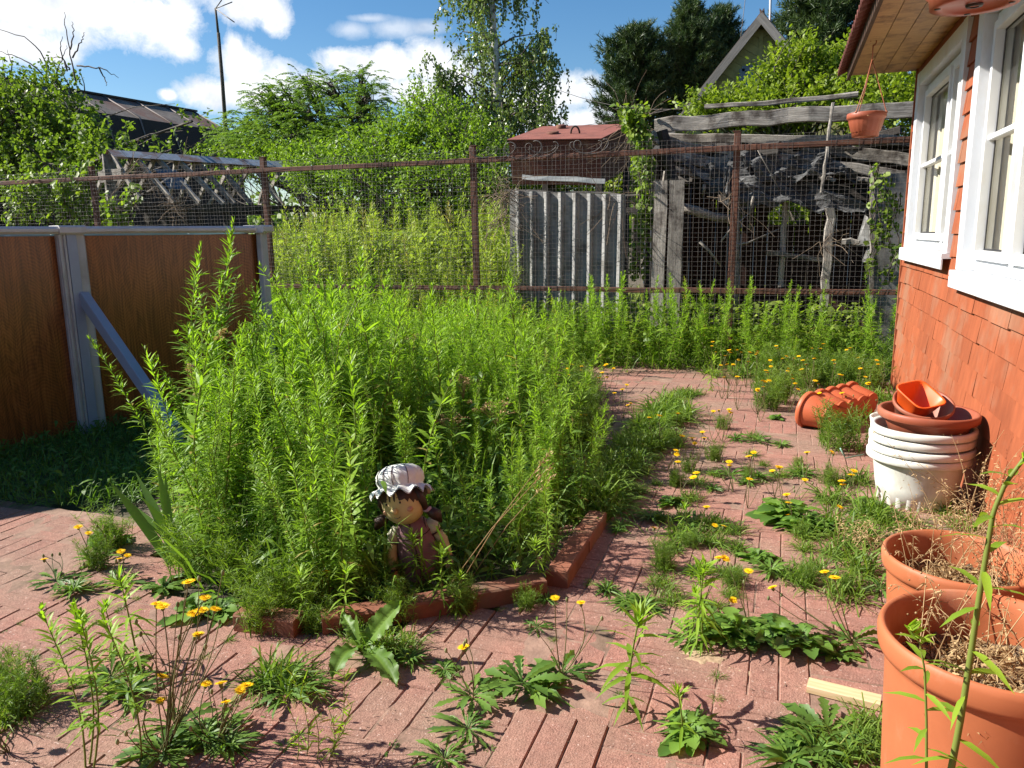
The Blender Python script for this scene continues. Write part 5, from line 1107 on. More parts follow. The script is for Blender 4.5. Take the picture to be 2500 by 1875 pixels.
# tallest single stalks that stand out against the pool panel
for (bx, by, tx, ty, lab) in ((470,1180,430,610,'tall weed stalk rising to the middle of the pool panel, left of the tallest one'), (560,1180,508,552,'tallest weed stalk, its tip reaching up near the pool rail corner'), (430,1240,300,815,'weed stalk leaning left across the blue grey strut'), (520,1230,437,690,'weed stalk with a curled tip just below the two tallest stalks'), (640,1180,575,700,'weed stalk in front of the right end of the pool panel'), (1270,1150,1285,680,'tall slender weed stalk standing out on the right half of the bed'), (1080,1150,1062,700,'tall weed stalk standing out in the middle of the bed')):
    b = gz(bx, by); t_ = aY(tx, ty, b[1]-.05); d = t_-b; h = np.linalg.norm(d)/.97; stalk(rng.integers(6), (b[0],b[1],.02), h, rng.uniform(0,6.28), (0,0), lab, None); o = COL.objects[-1] if False else None
    last = [o_ for o_ in bpy.data.objects if o_.get('label') == lab][0]; last.rotation_euler = Vector(d).to_track_quat('Z','Y').to_euler()
# weeds behind the bed and along the fence
rest = []
for k in range(1000):
    x, y = rng.uniform(-6.4,.9), rng.uniform(5.9,7.9)
    lo = np.interp(x, [-6,-3.2,-2.5,-1.9,-.2,.9], [4.6,6.2,6.9,7.1,7.35,7.5])
    lo += rng.normal(0,.22)-.05
    if y < lo or (x < -3.7 and y < 6.6): continue
    rest.append((x,y))
for (x, y) in rest:
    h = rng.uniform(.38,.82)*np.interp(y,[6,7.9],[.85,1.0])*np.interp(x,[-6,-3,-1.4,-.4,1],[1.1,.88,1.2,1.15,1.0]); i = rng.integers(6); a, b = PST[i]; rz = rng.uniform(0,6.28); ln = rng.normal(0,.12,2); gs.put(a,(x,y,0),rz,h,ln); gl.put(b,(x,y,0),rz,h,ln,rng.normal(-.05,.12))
# low undergrowth filling the bed and the fence strip
def nearstatue(x, y):
    al = (x-SX)*SX+(y-SY)*SY; return ((x-SX)**2+(y-SY)**2 < .011) or (math.hypot(x-SX*.93, y-SY*.93) < .13)
def under(g, poly, n, hl, hw, prof='lance3', z=.02, el=(.1,1.3), mi=0, tn=(.1,.8), dr=.5, rib=0., zr=.0):
    P_ = []; xs_ = [p[0] for p in poly]; ys_ = [p[1] for p in poly]
    while len(P_) < n:
        x, y = rng.uniform(min(xs_), max(xs_)), rng.uniform(min(ys_), max(ys_))
        if inpoly(x, y, poly) and not (hl < .3 and nearstatue(x, y)): P_.append((x, y, z+rng.random()*zr))
    P_ = np.array(P_); az = rng.uniform(0,6.28,n); e = rng.uniform(*el,n); D_ = np.stack([np.cos(az)*np.cos(e), np.sin(az)*np.cos(e), np.sin(e)],1); s = rng.uniform(.5,1.2,n)
    g.leaves(P_, D_, nrm(np.array([0,0,1.])+rng.normal(0,.3,(n,3))), hl*s, hw*s, dr, prof, rib, rng.uniform(*tn,n), mi)
obj('weed_stems', gs, MT['stem_weed'], kind='stuff'); obj('weed_thicket', gl, MT['leaf_weed'], kind='stuff')
g = G(); under(g, BEDW, 5200, .26, .007, 'blade3', el=(.5,1.45)); under(g, BEDW, 3600, .085, .022, 'oval', zr=.25, el=(-.1,.8)); under(g, BEDW, 2600, .15, .022, 'lance3', zr=.12)
under(g, BEDW, 1500, .62, .0075, 'blade3', el=(1.0,1.5), tn=(.5,.95)); under(g, BEDW, 1200, .085, .022, 'oval', zr=.5, el=(-.2,.8), tn=(.3,.75))
obj('bed_undergrowth', g, MT['leaf_rosette'], kind='stuff')
FS = [(-7.2,6.6),(-6,5.0),(-3.2,6.0),(-2.3,6.95),(-.2,7.4),(.9,7.45),(.9,7.95),(-7.2,7.95)]
g = G(); under(g, FS, 9000, .34, .008, 'blade3', el=(.5,1.45)); under(g, FS, 5000, .10, .04, 'oval', zr=.4, el=(-.2,.8)); obj('fence_undergrowth', g, MT['leaf_shrub'], kind='stuff')
# meadow beyond the fence
MP = [(-6.6,8.15),(-3.1,8.15),(-3.1,10.4),(-6.8,11.4)]
gs, gl, g = G(), G(), G()
for k in range(520):
    x, y = rng.uniform(-7,-2.9), rng.uniform(8.15,11)
    i = rng.integers(6); a, b = PST[i]; h = rng.uniform(.8,1.25)*np.interp(y,[8,9.5,11],[.8,1.4,1.6]); ln = rng.normal(0,.14,2); rz = rng.uniform(0,6.28); gs.put(a,(x,y,0),rz,h,ln); gl.put(b,(x,y,0),rz,h,ln,rng.normal(.05,.16))
under(g, MP, 13000, 1.25, .010, 'blade3', el=(1.0,1.52), tn=(.2,1.)); under(g, MP, 9000, .75, .010, 'blade3', el=(.75,1.5), tn=(.1,1.)); under(g, [(-14,8.3),(3,8.1),(3,16),(-14,16)], 16000, .55, .014, 'blade3', el=(.7,1.5), tn=(.1,.95)); under(g, [(-3.2,8.12),(.9,8.12),(.9,8.7),(-3.2,8.7)], 2600, .5, .010, 'blade3', el=(.8,1.5), tn=(.1,.9)); under(g, MP, 6000, .08, .04, 'oval', zr=1.35, el=(-.4,.8), tn=(.1,.85))
under(g, [(-3.2,8.12),(.9,8.12),(.9,8.8),(-3.2,8.8)], 3200, .085, .055, 'oval', zr=.55, el=(-.4,.8), tn=(.0,.6))
obj('meadow_stems', gs, MT['stem_weed'], kind='stuff'); obj('meadow_weeds', gl, MT['leaf_meadow'], kind='stuff'); obj('meadow_grass', g, MT['leaf_meadow'], kind='stuff')
# weeds between pool and bed, pool shade put into darker leaf tints
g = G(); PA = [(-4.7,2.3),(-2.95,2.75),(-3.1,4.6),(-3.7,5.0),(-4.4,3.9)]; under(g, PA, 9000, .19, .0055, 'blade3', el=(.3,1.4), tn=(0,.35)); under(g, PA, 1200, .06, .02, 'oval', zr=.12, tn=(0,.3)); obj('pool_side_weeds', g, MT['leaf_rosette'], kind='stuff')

# ---- small plants in the paving joints
def rosette_geo(n, L_, W_, prof='tooth', el=(.05,.75), dr=.55, rib=.10):
    g = G(); az = np.arange(n)*2.399+rng.normal(0,.25,n); e = rng.uniform(*el,n); D_ = np.stack([np.cos(az)*np.cos(e), np.sin(az)*np.cos(e), np.sin(e)],1); s = rng.uniform(.55,1.15,n)
    P_ = np.stack([.006*np.cos(az), .006*np.sin(az), np.full(n,.006)+.012*rng.random(n)],1); g.leaves(P_, D_, nrm(np.array([0,0,1.])+rng.normal(0,.28,(n,3))), L_*s, W_*s, dr*np.sin(e)+.05+.25*rng.random(n)*np.sin(e), prof, rib, rng.random(n)*.8); return g
def tuft_geo(n, L_, W_, spread=.04, el=(.35,1.4), dr=.55):
    g = G(); az = rng.uniform(0,6.28,n); e = rng.uniform(*el,n); D_ = np.stack([np.cos(az)*np.cos(e), np.sin(az)*np.cos(e), np.sin(e)],1); q = spread*np.sqrt(rng.random(n)); a2 = rng.uniform(0,6.28,n)
    P_ = np.stack([q*np.cos(a2), q*np.sin(a2), np.zeros(n)],1); s = rng.uniform(.45,1.15,n); g.leaves(P_, D_, nrm(np.array([0,0,1.])+rng.normal(0,.3,(n,3))), L_*s, W_*s, dr, 'blade3', 0., rng.random(n)*.9+.03); return g
def feather_geo(ns, H_, sp):
    g = G()
    for k in range(ns):
        a = rng.uniform(0,6.28); l = rng.uniform(.1,.55); q = sp*math.sqrt(rng.random()); b = np.array([q*cos(rng.uniform(0,6.28)), q*sin(rng.uniform(0,6.28)), 0]); h = H_*rng.uniform(.55,1.1); s = np.linspace(0,1,6)[:,None]; P_ = b+np.concatenate([l*h*cos(a)*s**1.5, l*h*sin(a)*s**1.5, h*s],1); g.tube(P_, np.linspace(.0016,.0006,6), 3, tint=.4, cap=False)
        n = 46; f = (.1+.9*rng.random(n))*4.99; i = f.astype(int); c = P_[i]*(1-(f-i))[:,None]+P_[i+1]*(f-i)[:,None]; az = rng.uniform(0,6.28,n); e = rng.uniform(.2,1.1,n); g.leaves(c, np.stack([np.cos(az)*np.cos(e), np.sin(az)*np.cos(e), np.sin(e)],1), rdir(n), H_*rng.uniform(.10,.24,n), .0022, .1, 'blade', tint=rng.random(n)*.9)
    return g
def broad_geo(n, L_, W_, el=(.1,.9)):
    return rosette_geo(n, L_, W_, 'dock', el, .6, .12)
def ruffle_geo(n, L_, W_):
    g = rosette_geo(n//2, L_, W_, 'lobed', (.05,.8), .5, .16); g.put(rosette_geo(n-n//2, L_*.75, W_*.8, 'lobed', (.4,1.25), .6, .18).pack(), (0,0,.02), 1.); return g
PROF['lobed'] = ((0,.08,.2,.26,.36,.42,.52,.6,.72,.8,.9,1),(.10,.13,.45,.3,.75,.5,.95,.7,1,.75,.6,0))
def sprout_geo(h, nl, ll, lw):
    g = G(); k = 7; s = np.linspace(0,1,k); P_ = np.stack([.02*s**2,.015*s*s,s*h],1); g.tube(P_, np.linspace(.0035,.0015,k), 6, tint=.5, mi=1, cap=False)
    t = np.concatenate([np.sort(rng.uniform(.02,.8,nl)), rng.uniform(.86,1.,22)]); m = len(t); f = t*(k-1); i = np.minimum(f.astype(int),k-2); c = P_[i]*(1-(f-i))[:,None]+P_[i+1]*(f-i)[:,None]; az = np.arange(m)*2.399; e = np.interp(t,[0,.5,.85,1.],[-.25,.25,.6,1.2])+rng.normal(0,.15,m)
    L_ = ll*np.interp(t,[0,.3,.8,.9,1],[.6,1.,1.,.8,.45])*rng.uniform(.8,1.15,m); g.leaves(c, np.stack([np.cos(az)*np.cos(e),np.sin(az)*np.cos(e),np.sin(e)],1), nrm(np.array([0,0,1.])+rng.normal(0,.2,(m,3))), L_, lw*L_/ll, np.interp(t,[0,.5,1],[.6,.5,.15]), 'lance3', .1, np.interp(t,[0,1],[.2,.8])+rng.normal(0,.08,m)); return g
KIND = {  # name, category, material, variants (about real size at scale 1)
 'ros': ('dandelion', 'weed', 'leaf_rosette', [rosette_geo(26,.13,.032), rosette_geo(34,.115,.028), rosette_geo(20,.15,.036)]),
 'thin': ('slender_rosette', 'weed', 'leaf_rosette', [rosette_geo(46,.12,.012,'lance3',(.05,1.0)), rosette_geo(60,.10,.010,'lance3',(.05,1.1)), rosette_geo(40,.13,.016,'tooth',(.05,.9))]),
 'brd': ('broadleaf_weed', 'weed', 'leaf_broad', [ruffle_geo(44,.15,.058), ruffle_geo(56,.13,.05), ruffle_geo(36,.16,.062)]),
 'tuft': ('grass_tuft', 'grass', 'leaf_grass', [tuft_geo(130,.15,.0042), tuft_geo(170,.13,.0036,.05), tuft_geo(100,.19,.005)]),
 'long': ('long_grass', 'grass', 'leaf_grass', [tuft_geo(110,.34,.007,.06,(.6,1.45),.7), tuft_geo(140,.28,.006,.08,(.5,1.45),.7)]),
 'fea': ('feathery_weed', 'weed', 'leaf_feather', [feather_geo(40,.20,.06), feather_geo(52,.17,.08)]),
 'spr': ('weed_sprout', 'weed', 'leaf_weed', [sprout_geo(.26,22,.10,.014), sprout_geo(.30,34,.095,.012), sprout_geo(.20,20,.085,.012)]),
}
KP = {}
def plant(kind, px, py, s, label=None, group=None, v=None, world=None):
    nm, ct, mt, geos = KIND[kind]; v = rng.integers(len(geos)) if v is None else v
    loc = gz(px, py, .024) if world is None else np.array(world)
    if (kind, v) not in KP:
        o = bpy.data.objects.new(nm, geos[v].mesh(nm, [MT[mt], MT['stem_weed']])); COL.objects.link(o); KP[(kind, v)] = o
    else: o = KP[(kind, v)].copy(); COL.objects.link(o)
    o.location = [float(c) for c in loc]; o.rotation_euler = (rng.normal(0,.05), rng.normal(0,.05), rng.uniform(0,6.28)); o.scale = (s, s, s*rng.uniform(.9,1.1))
    for k_ in ('label','group','category'):
        if k_ in o: del o[k_]
    return put_props(o, label, ct, group)
for a in [
 ('ros',1275,1680,1.05,'bright dandelion rosette in the middle of the front paving',None,0), ('thin',1330,1695,.8,'dark narrow-leaved rosette touching the front dandelion on its right'),
 ('ros',1085,1640,.5,'small spiky rosette left of the front dandelion'), ('thin',1140,1785,.75,'pale jagged rosette in the open joint below the front dandelion'), ('thin',1085,1860,.7,'pale jagged rosette at the bottom edge of the picture'),
 ('spr',1530,1740,1.15,'upright lance-leaved seedling standing alone on the front paving',None,0), ('spr',1665,1815,.8,'upright seedling growing out of the rosette near the bottom edge',None,2), ('brd',1680,1800,.65,'dark broad rosette around the seedling near the bottom edge'), ('thin',1690,1790,1.0,'narrow jagged leaves spreading round the bottom seedling'),
 ('spr',1700,1590,.95,'bushy upright seedling at the left end of the big broadleaf clump',None,1), ('spr',1712,1585,.85,'second stem of the bushy seedling by the broadleaf clump',None,1), ('spr',1690,1560,.8,'short leafy stem behind the bushy seedling',None,2),
 ('brd',1800,1560,.95,'left half of the big ruffled broadleaf clump on the right paving'), ('brd',1890,1570,1.0,'middle of the big ruffled broadleaf clump on the right paving'), ('brd',1960,1590,.85,'right end of the big ruffled broadleaf clump, low and dark'), ('thin',1760,1540,1.1,'jagged leaves between the seedling and the broadleaf clump'), ('ros',2040,1600,.6,'dark trailing rosette between the broadleaf clump and the nearest pot'),
 ('thin',1570,1490,1.0,'flat starry rosette by the corner of the bed on the open paving'), ('thin',1530,1475,.8,'flat pale rosette just below the bed corner'), ('thin',1310,1535,.45,'tiny pale tuft below the edging blocks'),
 ('tuft',1780,1300,1.1,'round grass tuft in the middle of the right path'), ('tuft',1740,1330,.9,'grass tuft in front of the yellow flowers on the path'), ('thin',1690,1290,.9,'dark low rosette left of the path grass tuft'), ('brd',1640,1235,.7,'low rosette at the shaded left side of the path'), ('spr',1680,1320,.7,'small shaded seedling on the dappled path',None,2), ('thin',1640,1340,.7,'dark flat rosette in dappled shade of the bed'),
 ('brd',1920,1270,1.15,'big sunlit broadleaf clump left of the white buckets'), ('brd',1990,1290,1.0,'broadleaf clump close to the foot of the white buckets'), ('brd',1960,1300,.8,'shaded front of the broadleaf clump by the buckets'),
 ('tuft',1930,1410,1.1,'grass tuft above the big broadleaf clump'), ('thin',1880,1400,1.1,'jagged rosette above the big broadleaf clump'), ('tuft',1990,1400,1.0,'grass tuft left of the rear pot'), ('brd',1850,1370,.6,'small broadleaf behind the bushy seedling'),('tuft',1960,1430,.9,'grass tuft just in front of the jagged rosette on the right paving'),
 ('thin',1780,1165,1.0,'low weed row starting at the left on the middle of the path'), ('thin',1850,1170,1.1,'low weed row middle clump on the path'), ('tuft',1900,1165,.9,'low weed row right clump on the path'), ('thin',1960,1160,.9,'low weed clump right of the weed row on the path'), ('tuft',1560,1205,1.0,'small tuft at the left start of the path weed row'),
 ('thin',1795,1075,.8,'left of three low rosettes ahead of the fallen trough'), ('thin',1850,1080,.9,'middle of three low rosettes ahead of the fallen trough'), ('thin',1905,1090,.9,'right of three low rosettes ahead of the fallen trough'), ('brd',1895,1025,.6,'single broad rosette beside the mouth of the fallen trough'),
 ('tuft',1700,965,1.1,'green tuft on the far paving behind the sandy slab'), ('spr',1735,955,1.0,'seedling beside the far green tuft',None,1), ('fea',1900,985,1.5,'pale fluffy weed mound left of the fallen trough'), ('fea',1870,1000,1.2,'low part of the fluffy weed mound by the trough'),
 ('fea',2050,1100,1.6,'fine grassy tuft rising in front of the fallen trough'), ('fea',2210,930,2.0,'large fine feathery tuft against the house wall'), ('fea',2245,935,1.6,'small feathery tuft behind the bucket stack'),
 ('fea',275,1340,.95,'feathery clump at the sunlit edge of the pool shadow'), ('fea',235,1390,.7,'low feathery fringe beside the pool shadow'), ('thin',180,1450,1.0,'flat leafy rosette on the left paving'), ('brd',265,1330,.9,'upright broad leaves under the iris fan'),
 ('fea',480,1400,1.3,'feathery clump below the iris fan'), ('fea',590,1440,1.2,'feathery clump at the front left of the bed'), ('fea',690,1490,1.35,'soft feathery mound spilling over the front edging'), ('fea',780,1420,1.3,'feathery weeds in front of the statue'), ('fea',870,1450,1.1,'feathery weeds leaning over the edging by the statue'), ('fea',640,1545,.9,'dark feathery mound in the shade of the bed front'),
 ('brd',480,1500,.75,'crinkled broad leaves at the left front of the bed'), ('brd',540,1500,.65,'curled broad leaves beside the crinkled plant'), ('ros',400,1440,.7,'jagged leaves below the feathery clump'),
 ('tuft',680,1660,1.15,'pale green grassy mound left of centre on the front paving'), ('tuft',720,1690,1.0,'front of the pale grassy mound on the paving'), ('thin',700,1700,1.0,'blue green leaves at the foot of the pale grassy mound'), ('tuft',640,1680,.9,'left part of the pale grassy mound on the paving'),
 ('tuft',980,1590,1.1,'loose grass in front of the middle edging block'), ('tuft',930,1600,1.2,'spreading grass left of the loose tuft by the edging'), ('thin',1000,1620,.8,'thin jagged leaves under the spreading grass'), ('tuft',880,1560,1.0,'shaded grass at the foot of the edging'),
 ('fea',60,1730,.9,'fine pale grass cushion at the left picture edge'), ('tuft',20,1760,1.3,'fine grass at the bottom left corner'), ('fea',10,1690,.8,'wispy grass on the left picture edge'),
 ('thin',320,1700,1.0,'leafy clump under the left flower stems'), ('thin',500,1810,1.0,'dark rosette under the yellow flowers at the bottom left'), ('thin',560,1830,.9,'dark spreading rosette right of the bottom flowers'), ('spr',340,1640,1.0,'lance-leaved stem among the bottom left flowers',None,1), ('spr',280,1600,.9,'leafy stem left of the bottom flowers',None,2),('thin',270,1660,1.1,'green leafy base left of the bottom flowers'),
 ('tuft',2060,1850,1.2,'grass clump at the bottom right beside the nearest pot'), ('thin',1990,1850,1.2,'large dark weed clump at the bottom right'), ('thin',1930,1870,1.1,'jagged leaves at the bottom edge left of the dark weed clump'), ('ros',2020,1800,1.0,'dandelion leaves behind the dark bottom right clump'), ('thin',1950,1800,.8,'blue green leaves below the wood offcut'), ('long',2120,1790,.6,'wispy grass against the foot of the nearest pot'), ('tuft',2140,1840,1.2,'fine grass touching the nearest pot'),
 ('long',2100,1400,.95,'long grass arching left of the rear pot',None,0), ('long',2080,1330,1.0,'long grass behind the rear pot',None,1), ('long',2060,1460,.8,'long grass between the two pots and the path',None,1), ('long',2130,1270,1.0,'tall grass in front of the white buckets',None,0), ('long',2030,1230,.9,'arching grass left of the bucket base',None,0), ('long',2190,1290,.9,'grass clump right in front of the bucket base',None,1), ('long',2090,1180,.8,'grass beside the left of the bucket stack',None,1), ('tuft',2050,1360,1.3,'dense grass left of the rear pot rim'), ('tuft',2110,1320,1.4,'dense grass between buckets and rear pot'), ('tuft',2040,1290,1.3,'dense grass at the left foot of the buckets'), ('tuft',2300,1250,1.2,'grass between the buckets and the wall'),('long',2350,1290,.8,'grass by the wall behind the rear pot',None,1),('brd',2120,1250,.8,'leaves at the foot of the bucket stack'),
]: plant(*a)
for k in range(26):
    t_ = rng.random(); px, py = np.interp(t_,[0,.3,.6,1],[690,860,1000,1340]), np.interp(t_,[0,.3,.6,1],[1530,1535,1500,1470]); kd = ['fea','tuft','thin','spr'][rng.integers(4)]; plant(kd, px+rng.normal(0,14), py+rng.normal(0,9), rng.uniform(.45,.8), {'fea':'small feathery weed overgrowing the foot of the front edging','tuft':'grass tuft overgrowing the foot of the front edging','thin':'jagged rosette at the foot of the front edging','spr':'lance-leaved seedling at the foot of the front edging'}[kd], 'weeds along the foot of the edging')
for (px, py, kd, s_, lb) in ((985,1425,'fea',.75,'feathery weed hiding the left foot of the statue'),(1020,1440,'spr',.75,'seedling standing right in front of the statue dress'),(1065,1432,'spr',.6,'small seedling at the right foot of the statue'),(960,1420,'tuft',.9,'grass tuft left of the statue'),(1085,1425,'fea',.6,'feathery weed right of the statue feet'),(1045,1440,'tuft',.8,'grass tuft between the statue feet and the edging')): plant(kd, px, py, s_, lb)
# grass line in the joint along the middle of the path
GL = 'one of the grass tufts lining the joint between bed and path'
for k in range(64):
    t = rng.random(); px = np.interp(t,[0,.45,.8,1],[1440,1530,1600,1660])+rng.normal(0,22)*(1+.6*(1-t)); py = np.interp(t,[0,.45,.8,1],[1260,1120,1030,985])+rng.normal(0,8); plant('tuft', px, py, rng.uniform(1.2,2.0), GL, 'grass tufts lining the path joint')
for k in range(26): plant('fea', rng.uniform(1340,1440), rng.uniform(960,1120), rng.uniform(.9,1.5), 'fine feathery tuft at the far right edge of the bed', 'feathery tufts at the far bed edge')
for k in range(18):
    x, y = rng.uniform(-.1,.85), rng.uniform(6.5,7.3); plant('fea', 0, 0, rng.uniform(1.0,1.7), 'fine feathery weed in the patch left of the house corner', 'feathery weeds near the house corner', world=(x,y,.0))
for k in range(60):
    x, y = rng.uniform(-.62,.85), rng.uniform(6.0,7.5)
    if x < -.0 and y < 6.8: continue
    plant('tuft', 0, 0, rng.uniform(1.1,2.0), 'grass tuft in the overgrown far end of the paving', 'grass tufts at the far end', world=(x,y,.0))
for k in range(70):
    px, py = rng.uniform(1480,2120), rng.uniform(1010,1480)
    if px > 2050 and py < 1150: continue
    kd = ['tuft','thin','tuft','fea'][rng.integers(4)]; s_ = rng.uniform(.5,1.05)*(.65 if kd == 'fea' else 1)
    p = gz(px, py)
    if abs(math.hypot(p[0]-BC[0], p[1]-BC[1])) < .25: continue
    if rng.random() < .5: p[0] = round((p[0]-.13)/U)*U+.13
    else: p[1] = round((p[1]-.03)/U)*U+.03
    plant(kd, 0, 0, s_, {'tuft': 'one of the small grass tufts dotted over the right-hand path', 'thin': 'one of the small jagged rosettes dotted over the right-hand path', 'fea': 'one of the small feathery weeds dotted over the right-hand path'}[kd], {'tuft': 'small grass tufts on the path', 'thin': 'small rosettes on the path', 'fea': 'small feathery weeds on the path'}[kd], world=(p[0], p[1], .024))
for k in range(110):     # seedlings of moss and grass in joints
    px, py = rng.uniform(0,2100), rng.uniform(1150,1870); p = gz(px,py)
    if inpoly(p[0],p[1],BED) or (p[0] < -1.0 and p[1] > 2.0): continue
    jx = round((p[0]-.13)/U)*U+.13+rng.normal(0,.006); plant('tuft' if rng.random()<.6 else 'thin', 0, 0, rng.uniform(.16,.34), 'tiny grass seedling in a paving joint', 'tiny seedlings in the paving joints', world=(jx, p[1], .02))

# ---- yellow hawkweed
def flower(g, c, up, r=.018, buds=False):
    up = nrm(up); a = nrm(np.cross(up, [1.,.2,.1])); b = np.cross(up, a)
    for n, rr, e in ((26, r, .12), (18, r*.68, .35), (10, r*.38, .8)):
        th = np.linspace(0,2*pi,n,endpoint=False)+rng.random(); d = np.cos(th)[:,None]*a+np.sin(th)[:,None]*b; D_ = nrm(d*cos(e)+up*sin(e)); g.leaves(np.repeat([c],n,0)+up*.001, D_, np.repeat([up],n,0), rr*rng.uniform(.85,1.08,n), .0052*rr/.018+.0008, .02, 'blade', 0., rng.random(n))
def hawk(base, tips, label, group=None, r=.018, buds=6, rosette=True, parts=True):
    base = np.array(base, float); base[2] = .024; t = thing('hawkweed', label, 'flowering weed', base, group); gs = G(); ga = G(); gb = G()
    for tip in tips:
        tip = np.array(tip, float); h = tip[2]-base[2]; o = rng.normal(0,.10,2)*h; s = np.linspace(0,1,7)[:,None]; P_ = base+(tip-base)*s+np.concatenate([o*np.sin(pi*s), 0*s],1); gs.tube(P_, np.linspace(.0021,.0013,7), 5, tint=rng.random(), cap=False)
        d = nrm(P_[-1]-P_[-2]); up = nrm(np.array([0,0,1.])+d*.5+rng.normal(0,.2,3)); gs.lathe([(.0015,-.012),(.0048,-.008),(.0055,-.002),(.0065,.001)], 8, tip, M=_basis(up), tint=.3, mi=1)
        g = G(); flower(g, tip, up, r*rng.uniform(.85,1.1)); obj('flower', g, MT['petal'], t)
    for k in range(buds):
        tip = np.array(tips[rng.integers(len(tips))])+np.append(rng.normal(0,.05,2), rng.uniform(-.10,.02)); tip[2] = max(tip[2], .09); s = np.linspace(0,1,6)[:,None]; P_ = base+(tip-base)*s+np.concatenate([rng.normal(0,.02,2)*np.sin(pi*s), 0*s],1); gs.tube(P_, np.linspace(.0018,.0011,6), 4, tint=rng.random(), cap=False); 
        if parts: g = G(); g.ball(tip, (.0045,.0045,.0078), 8, 6, tint=rng.random()); obj('flower_bud', g, MT['bud'], t)
        else: gs.ball(tip, (.0045,.0045,.0078), 8, 6, tint=rng.random(), mi=1)
    obj('stems', gs, [MT['stem_thin'], MT['bud']], t)
    if rosette: g = G(); g.put(rosette_geo(20,.11,.02).pack(), base, rng.uniform(0,6)); obj('leaves', g, MT['leaf_rosette'], t)
    return t
def _basis(z):
    z = nrm(z); x = nrm(np.cross([0,1.,.01], z)); return np.stack([x, np.cross(z, x), z], 1)
def hp(bp, fl, label, **k):
    b = gz(*bp); hawk(b, [aY(x, y, b[1]+rng.normal(0,.03)) for x, y in fl], label, **k)
hp((407,1855), [(460,1422),(500,1460),(382,1475),(397,1481),(484,1550)], 'tall branching hawkweed with five yellow flowers at the bottom left')
hp((430,1800), [(472,1499),(494,1490),(525,1488)], 'hawkweed carrying three yellow flowers side by side at the left')
hp((530,1835), [(502,1671),(539,1669),(586,1686),(601,1674),(551,1715)], 'low hawkweed with five yellow flowers over the front paving', buds=9)
hp((400,1870), [(395,1652),(393,1711)], 'hawkweed with two half open flowers near the bottom left')
hp((235,1390), [(191,1287),(216,1302)], 'hawkweed with two flowers against the pool shadow', buds=3); hp((140,1440), [(108,1366)], 'hawkweed with a single small flower on the left paving', buds=3); hp((290,1440), [(295,1347),(311,1357),(293,1365)], 'hawkweed with three close flowers beside the feathery clump', buds=2)
hp((760,1500), [(712,1400),(797,1396),(769,1426)], 'hawkweed with three orange yellow flowers at the bed front left of the statue', buds=3)
hp((1155,1730), [(1131,1581)], 'hawkweed with one small flower and buds on the front paving', buds=4); hp((1370,1670), [(1355,1461),(1418,1472)], 'forked hawkweed with two yellow flowers below the edging corner', buds=3)
hp((1680,1580), [(1790,1466),(1755,1362),(1770,1364)], 'hawkweed with flowers above the bushy seedling', buds=2); hp((1830,1560), [(1828,1395)], 'thick flower stalk with one flower in the broadleaf clump', buds=2, rosette=False); hp((2080,1590), [(2013,1397),(2037,1411),(1886,1435)], 'hawkweed with three flowers leaning left of the nearest pot', buds=3)
hp((1700,1330), [(1725,1238),(1745,1283),(1767,1285)], 'hawkweed with three flowers in the path grass tuft', buds=2); hp((1600,1370), [(1597,1290)], 'small hawkweed with one flower in dappled shade', buds=1, rosette=False); hp((1930,1300), [(1920,1208),(1925,1228),(1924,1258),(2050,1238)], 'hawkweed with four flowers above the broadleaf clump by the buckets', buds=2)
hp((330,1870), [(250,1660)], 'leggy bare flower stem at the bottom left', buds=7, rosette=False) if False else None
hp((25,1860), [(-40,1700)], 'budding hawkweed in the bottom left corner', buds=7, rosette=False); hp((120,1880), [(-60,1760)], 'budding hawkweed right of the bottom left corner', buds=9, rosette=False) if False else None
farf = [(1427,1013),(1439,940),(1500,960),(1530,940),(1540,985),(1585,1020),(1610,1015),(1655,1010),(1665,1065),(1690,1070),(1715,1055),(1650,1100),(1655,1128),(1700,1155),(1780,1128),(1840,1105),(1885,1150),(1900,1140),(1965,1172),(1830,1170),(1970,1105),(2030,1103),(1755,1002),(1780,1000),(1850,950),(1862,930),(1800,920),(1870,905),(1925,900),(1990,930),(1960,880),(2035,880),(2010,840),(2075,850),(2050,915),(2100,900),(2000,960),(1395,890),(1420,895),(1470,910),(1480,890),(1385,905),(1780,855),(1800,855),(1830,860),(1850,858),(1790,890),(1775,890),(1920,870),(1935,925),(1895,845),(1950,870),(2055,960),(2140,880),(2120,935),(1740,835),(1880,880),(1990,875),(2085,1150),(2055,1175)]
HL = 'small yellow hawkweed among the weeds on the far half of the path'
for (px, py) in farf:
    b = gz(px+rng.normal(0,14), py+np.interp(py,[830,930,1180],[95,90,85])); tips = [aY(px+rng.normal(0,7)*k, py+k*rng.uniform(0,16), b[1]) for k in range(1+(rng.random()<.5)+(py<940))]; hawk(b, tips, HL, 'small hawkweeds on the far path', .020, 2, False, False)

